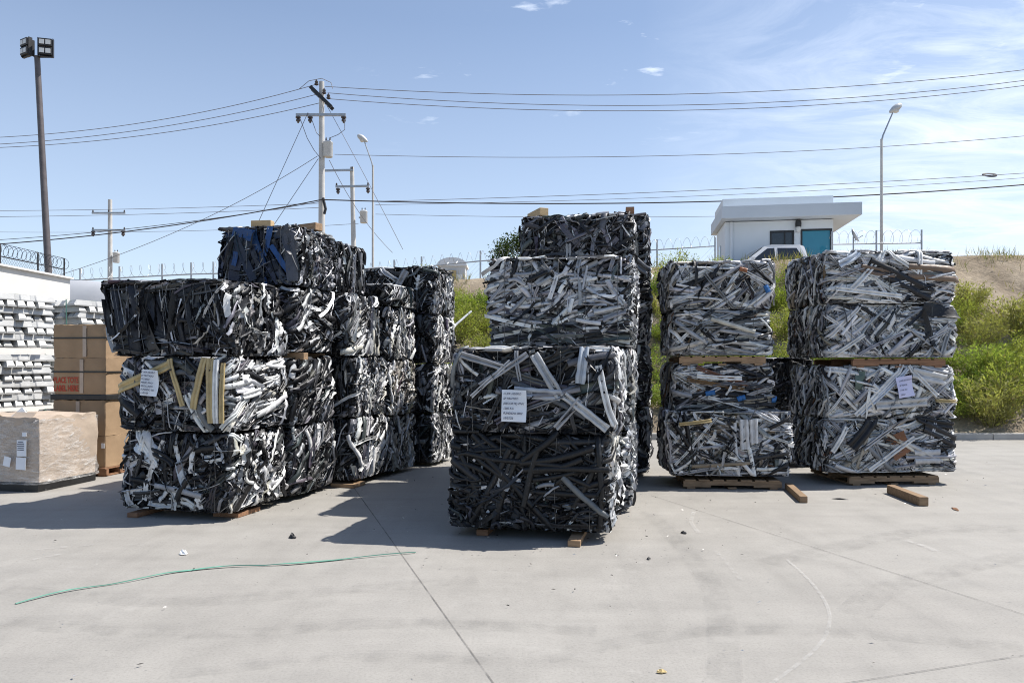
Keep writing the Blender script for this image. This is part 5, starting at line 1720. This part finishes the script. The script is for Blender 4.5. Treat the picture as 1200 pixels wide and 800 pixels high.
def scraplet(label, px, py, s, mat, seed, name='litter_scrap'):
    g = random.Random(seed)
    p = gd(px, py)
    bm = bmesh.new(); bmesh.ops.create_icosphere(bm, subdivisions=2, radius=1)
    for v in bm.verts:
        v.co = Vector((v.co.x * s[0] * g.uniform(.6, 1.2), v.co.y * s[1] * g.uniform(.6, 1.2), max(-.1, v.co.z) * s[2] * g.uniform(.3, 1.4) + .1 * s[2]))
    me = bpy.data.meshes.new(name); bm.to_mesh(me); bm.free()
    o = link(name, me, M[mat]); o.location = (p.x, p.y, .004); o.rotation_euler = (0, 0, g.uniform(0, 3))
    return tag(o, label, 'litter', 'litter on the concrete')


scraplet('crumpled white plastic scrap lying on the concrete above the green strap', 215, 649, (.055, .03, .03), 'litter_w', 1)
scraplet('black rubber scrap on the concrete between the two shadowed stacks', 343, 630, (.055, .03, .035), 'black', 2)
scraplet('small yellowish wrapper on the concrete close to the curved scuff', 775, 788, (.028, .016, .014), 'litter_y', 3)
scraplet('dark pebble-like scrap on the bare concrete past the cut timber block', 801, 625, (.03, .02, .018), 'black', 4)
scraplet('flat dark flake of scrap on the concrete between the loose timber beams', 985, 585, (.09, .02, .012), 'black', 5)
scraplet('small dark chip in the shadow gap below the wood beam between stacks', 760, 655, (.025, .018, .015), 'black', 6)
scraplet('flattened brown flake lying beyond the loose beam on the open concrete', 1120, 597, (.10, .03, .012), 'wood_red', 8)
g = np.random.default_rng(9)
n = 300
xs = g.uniform(-7, 9, n); ys = 2.2 + 12 * g.random(n) ** 1.5
foot = [B['root'].location for B in (L1[0], L2[0], L3[0], L4[0], A[0], A[0], MB_[0], E[0], Fs[0], G_[0])]
fx = np.concatenate([p.x + g.normal(0, .85, 70) for p in foot]); fy = np.concatenate([p.y + g.normal(0, .85, 70) for p in foot])
xs = np.concatenate([xs, fx]); ys = np.concatenate([ys, fy]); n = len(xs)
P = np.stack([xs, ys, np.full(n, .0165)], 1); D = g.normal(0, 1, (n, 3)); D[:, 2] = g.uniform(.0, .25, n)
col = np.where(g.random((n, 1)) < .45, np.array([[.62, .6, .57, 1]]), np.array([[.07, .065, .06, 1]]))
V, Q, cl_ = leaf_cloud(P, D, g.uniform(.008, .045, n), g.uniform(.004, .014, n), col, g)
V[:, 2] = np.maximum(V[:, 2], .0165)
tag(link('debris', quad_mesh('debris', V, Q, cl_), M['scrap']), 'fine chips of scrap scattered over the concrete', 'debris', kind='stuff')

# ------------------------------------------------------------------ light, sky, camera
SUN_EL, SUN_AZ = 56.0, 11.5                                # azimuth: degrees behind the pure right-hand direction
sv = Vector((math.cos(R(SUN_EL)) * math.cos(R(SUN_AZ)), math.cos(R(SUN_EL)) * math.sin(R(SUN_AZ)), math.sin(R(SUN_EL))))
sun = bpy.data.lights.new('sun', 'SUN'); sun.energy = 5.0; sun.angle = R(.53); sun.color = (1.0, .955, .89)
so = bpy.data.objects.new('sun', sun); C.objects.link(so); so.rotation_euler = sv.to_track_quat('Z', 'Y').to_euler(); so.location = (20, 5, 30)

w = bpy.data.worlds.new('World'); bpy.context.scene.world = w; w.use_nodes = True
nt = w.node_tree; nt.nodes.clear()
N = nt.nodes.new; Lk = nt.links.new
out = N('ShaderNodeOutputWorld'); bg = N('ShaderNodeBackground'); bg.inputs['Strength'].default_value = .112
sky = N('ShaderNodeTexSky'); sky.sky_type = 'NISHITA'; sky.sun_disc = False; sky.sun_elevation = R(SUN_EL); sky.sun_rotation = math.atan2(sv.x, sv.y)
sky.air_density = 1.0; sky.dust_density = .8; sky.ozone_density = 3.2; sky.altitude = 300
tc = N('ShaderNodeTexCoord'); sp = N('ShaderNodeSeparateXYZ'); Lk(tc.outputs['Generated'], sp.inputs[0])


def mth(op, a, b=None):
    m = N('ShaderNodeMath'); m.operation = op
    for i, x in ((0, a), (1, b)):
        if x is None: continue
        if isinstance(x, (int, float)): m.inputs[i].default_value = x
        else: Lk(x, m.inputs[i])
    return m.outputs[0]


# cloud layer: the view direction carried up to a flat sheet
zc = mth('MAXIMUM', sp.outputs['Z'], .03)
u_ = mth('DIVIDE', sp.outputs['X'], mth('ADD', zc, .12)); v_ = mth('DIVIDE', sp.outputs['Y'], mth('ADD', zc, .12))
cmb = N('ShaderNodeCombineXYZ'); Lk(u_, cmb.inputs[0]); Lk(v_, cmb.inputs[1])


def nz(scale, detail, rough, dist, sc=(1, 1, 1), rot=0, off=(0, 0, 0)):
    mp = N('ShaderNodeMapping'); mp.inputs['Scale'].default_value = sc; mp.inputs['Rotation'].default_value = (0, 0, rot); mp.inputs['Location'].default_value = off
    Lk(cmb.outputs[0], mp.inputs[0])
    t = N('ShaderNodeTexNoise'); t.inputs['Scale'].default_value = scale; t.inputs['Detail'].default_value = detail; t.inputs['Roughness'].default_value = rough; t.inputs['Distortion'].default_value = dist
    Lk(mp.outputs[0], t.inputs['Vector'])
    return t.outputs['Fac']


def rmp(f, stops):
    r = N('ShaderNodeValToRGB'); e = r.color_ramp.elements
    while len(e) < len(stops): e.new(.5)
    for el, (p, c_) in zip(e, stops): el.position = p; el.color = (c_, c_, c_, 1)
    Lk(f, r.inputs['Fac']); return r.outputs['Color']


wisp = rmp(nz(2.0, 10, .66, .9, (1, 2.1, 1), R(24)), [(.40, 0), (.74, .9)])
side = rmp(mth('ADD', mth('MULTIPLY', sp.outputs['X'], 1.0), .0), [(.16, 0), (.48, 1)])      # the cirrus lies on the sunny side
veil = rmp(nz(.8, 5, .55, .3, off=(3, 1, 0)), [(.3, .35), (.7, 1)])
cir = mth('MULTIPLY', mth('MULTIPLY', wisp, veil), mth('MULTIPLY', side, 1.0))
puff = rmp(nz(4.5, 7, .58, .3, (1, 1.7, 1), 0, (5.2, 2.4, 0)), [(.62, 0), (.72, 1)])
pz = mth('MULTIPLY', mth('MULTIPLY', puff, rmp(sp.outputs['Z'], [(.26, 0), (.36, 1)])), mth('MULTIPLY', rmp(sp.outputs['X'], [(-.2+.0, 0), (-.05, 1)]) if False else rmp(mth('ADD', sp.outputs['X'], .5), [(.30, 0), (.38, 1)]), .6))
haze = rmp(sp.outputs['Z'], [(.0, .78), (.42, .20)])
hz_ = mth('MULTIPLY', haze, mth('ADD', mth('MULTIPLY', side, .35), .6))
ahead = rmp(mth('ADD', mth('MULTIPLY', sp.outputs['Y'], .5), .5), [(.40, .25), (.62, 1)])         # haze thinned in the unseen sky behind the camera, to darken front faces
fac = mth('MINIMUM', mth('MULTIPLY', mth('ADD', mth('ADD', cir, pz), hz_), ahead), .92)
mx = N('ShaderNodeMix'); mx.data_type = 'RGBA'
Lk(fac, mx.inputs[0]); Lk(sky.outputs[0], mx.inputs[6]); mx.inputs[7].default_value = (6.7, 7.4, 8.6, 1)
Lk(mx.outputs[2], bg.inputs['Color']); Lk(bg.outputs[0], out.inputs['Surface'])

cam = bpy.data.cameras.new('camera'); cam.sensor_width = 36; cam.lens = 36 * F_PX / 1200; cam.shift_y = (HOR - 400) / 1200; cam.clip_start = .05; cam.clip_end = 2000
co = bpy.data.objects.new('camera', cam); C.objects.link(co); co.location = (0, 0, EYE); co.rotation_euler = (R(90), 0, 0)
sc = bpy.context.scene
sc.camera = co
sc.render.engine = 'CYCLES'
sc.view_settings.view_transform = 'Standard'; sc.view_settings.look = 'None'; sc.view_settings.gamma = 1.0; sc.view_settings.exposure = .46
sc.view_settings.use_curve_mapping = False
sc.cycles.max_bounces = 6
sc.cycles.filter_width = 1.05
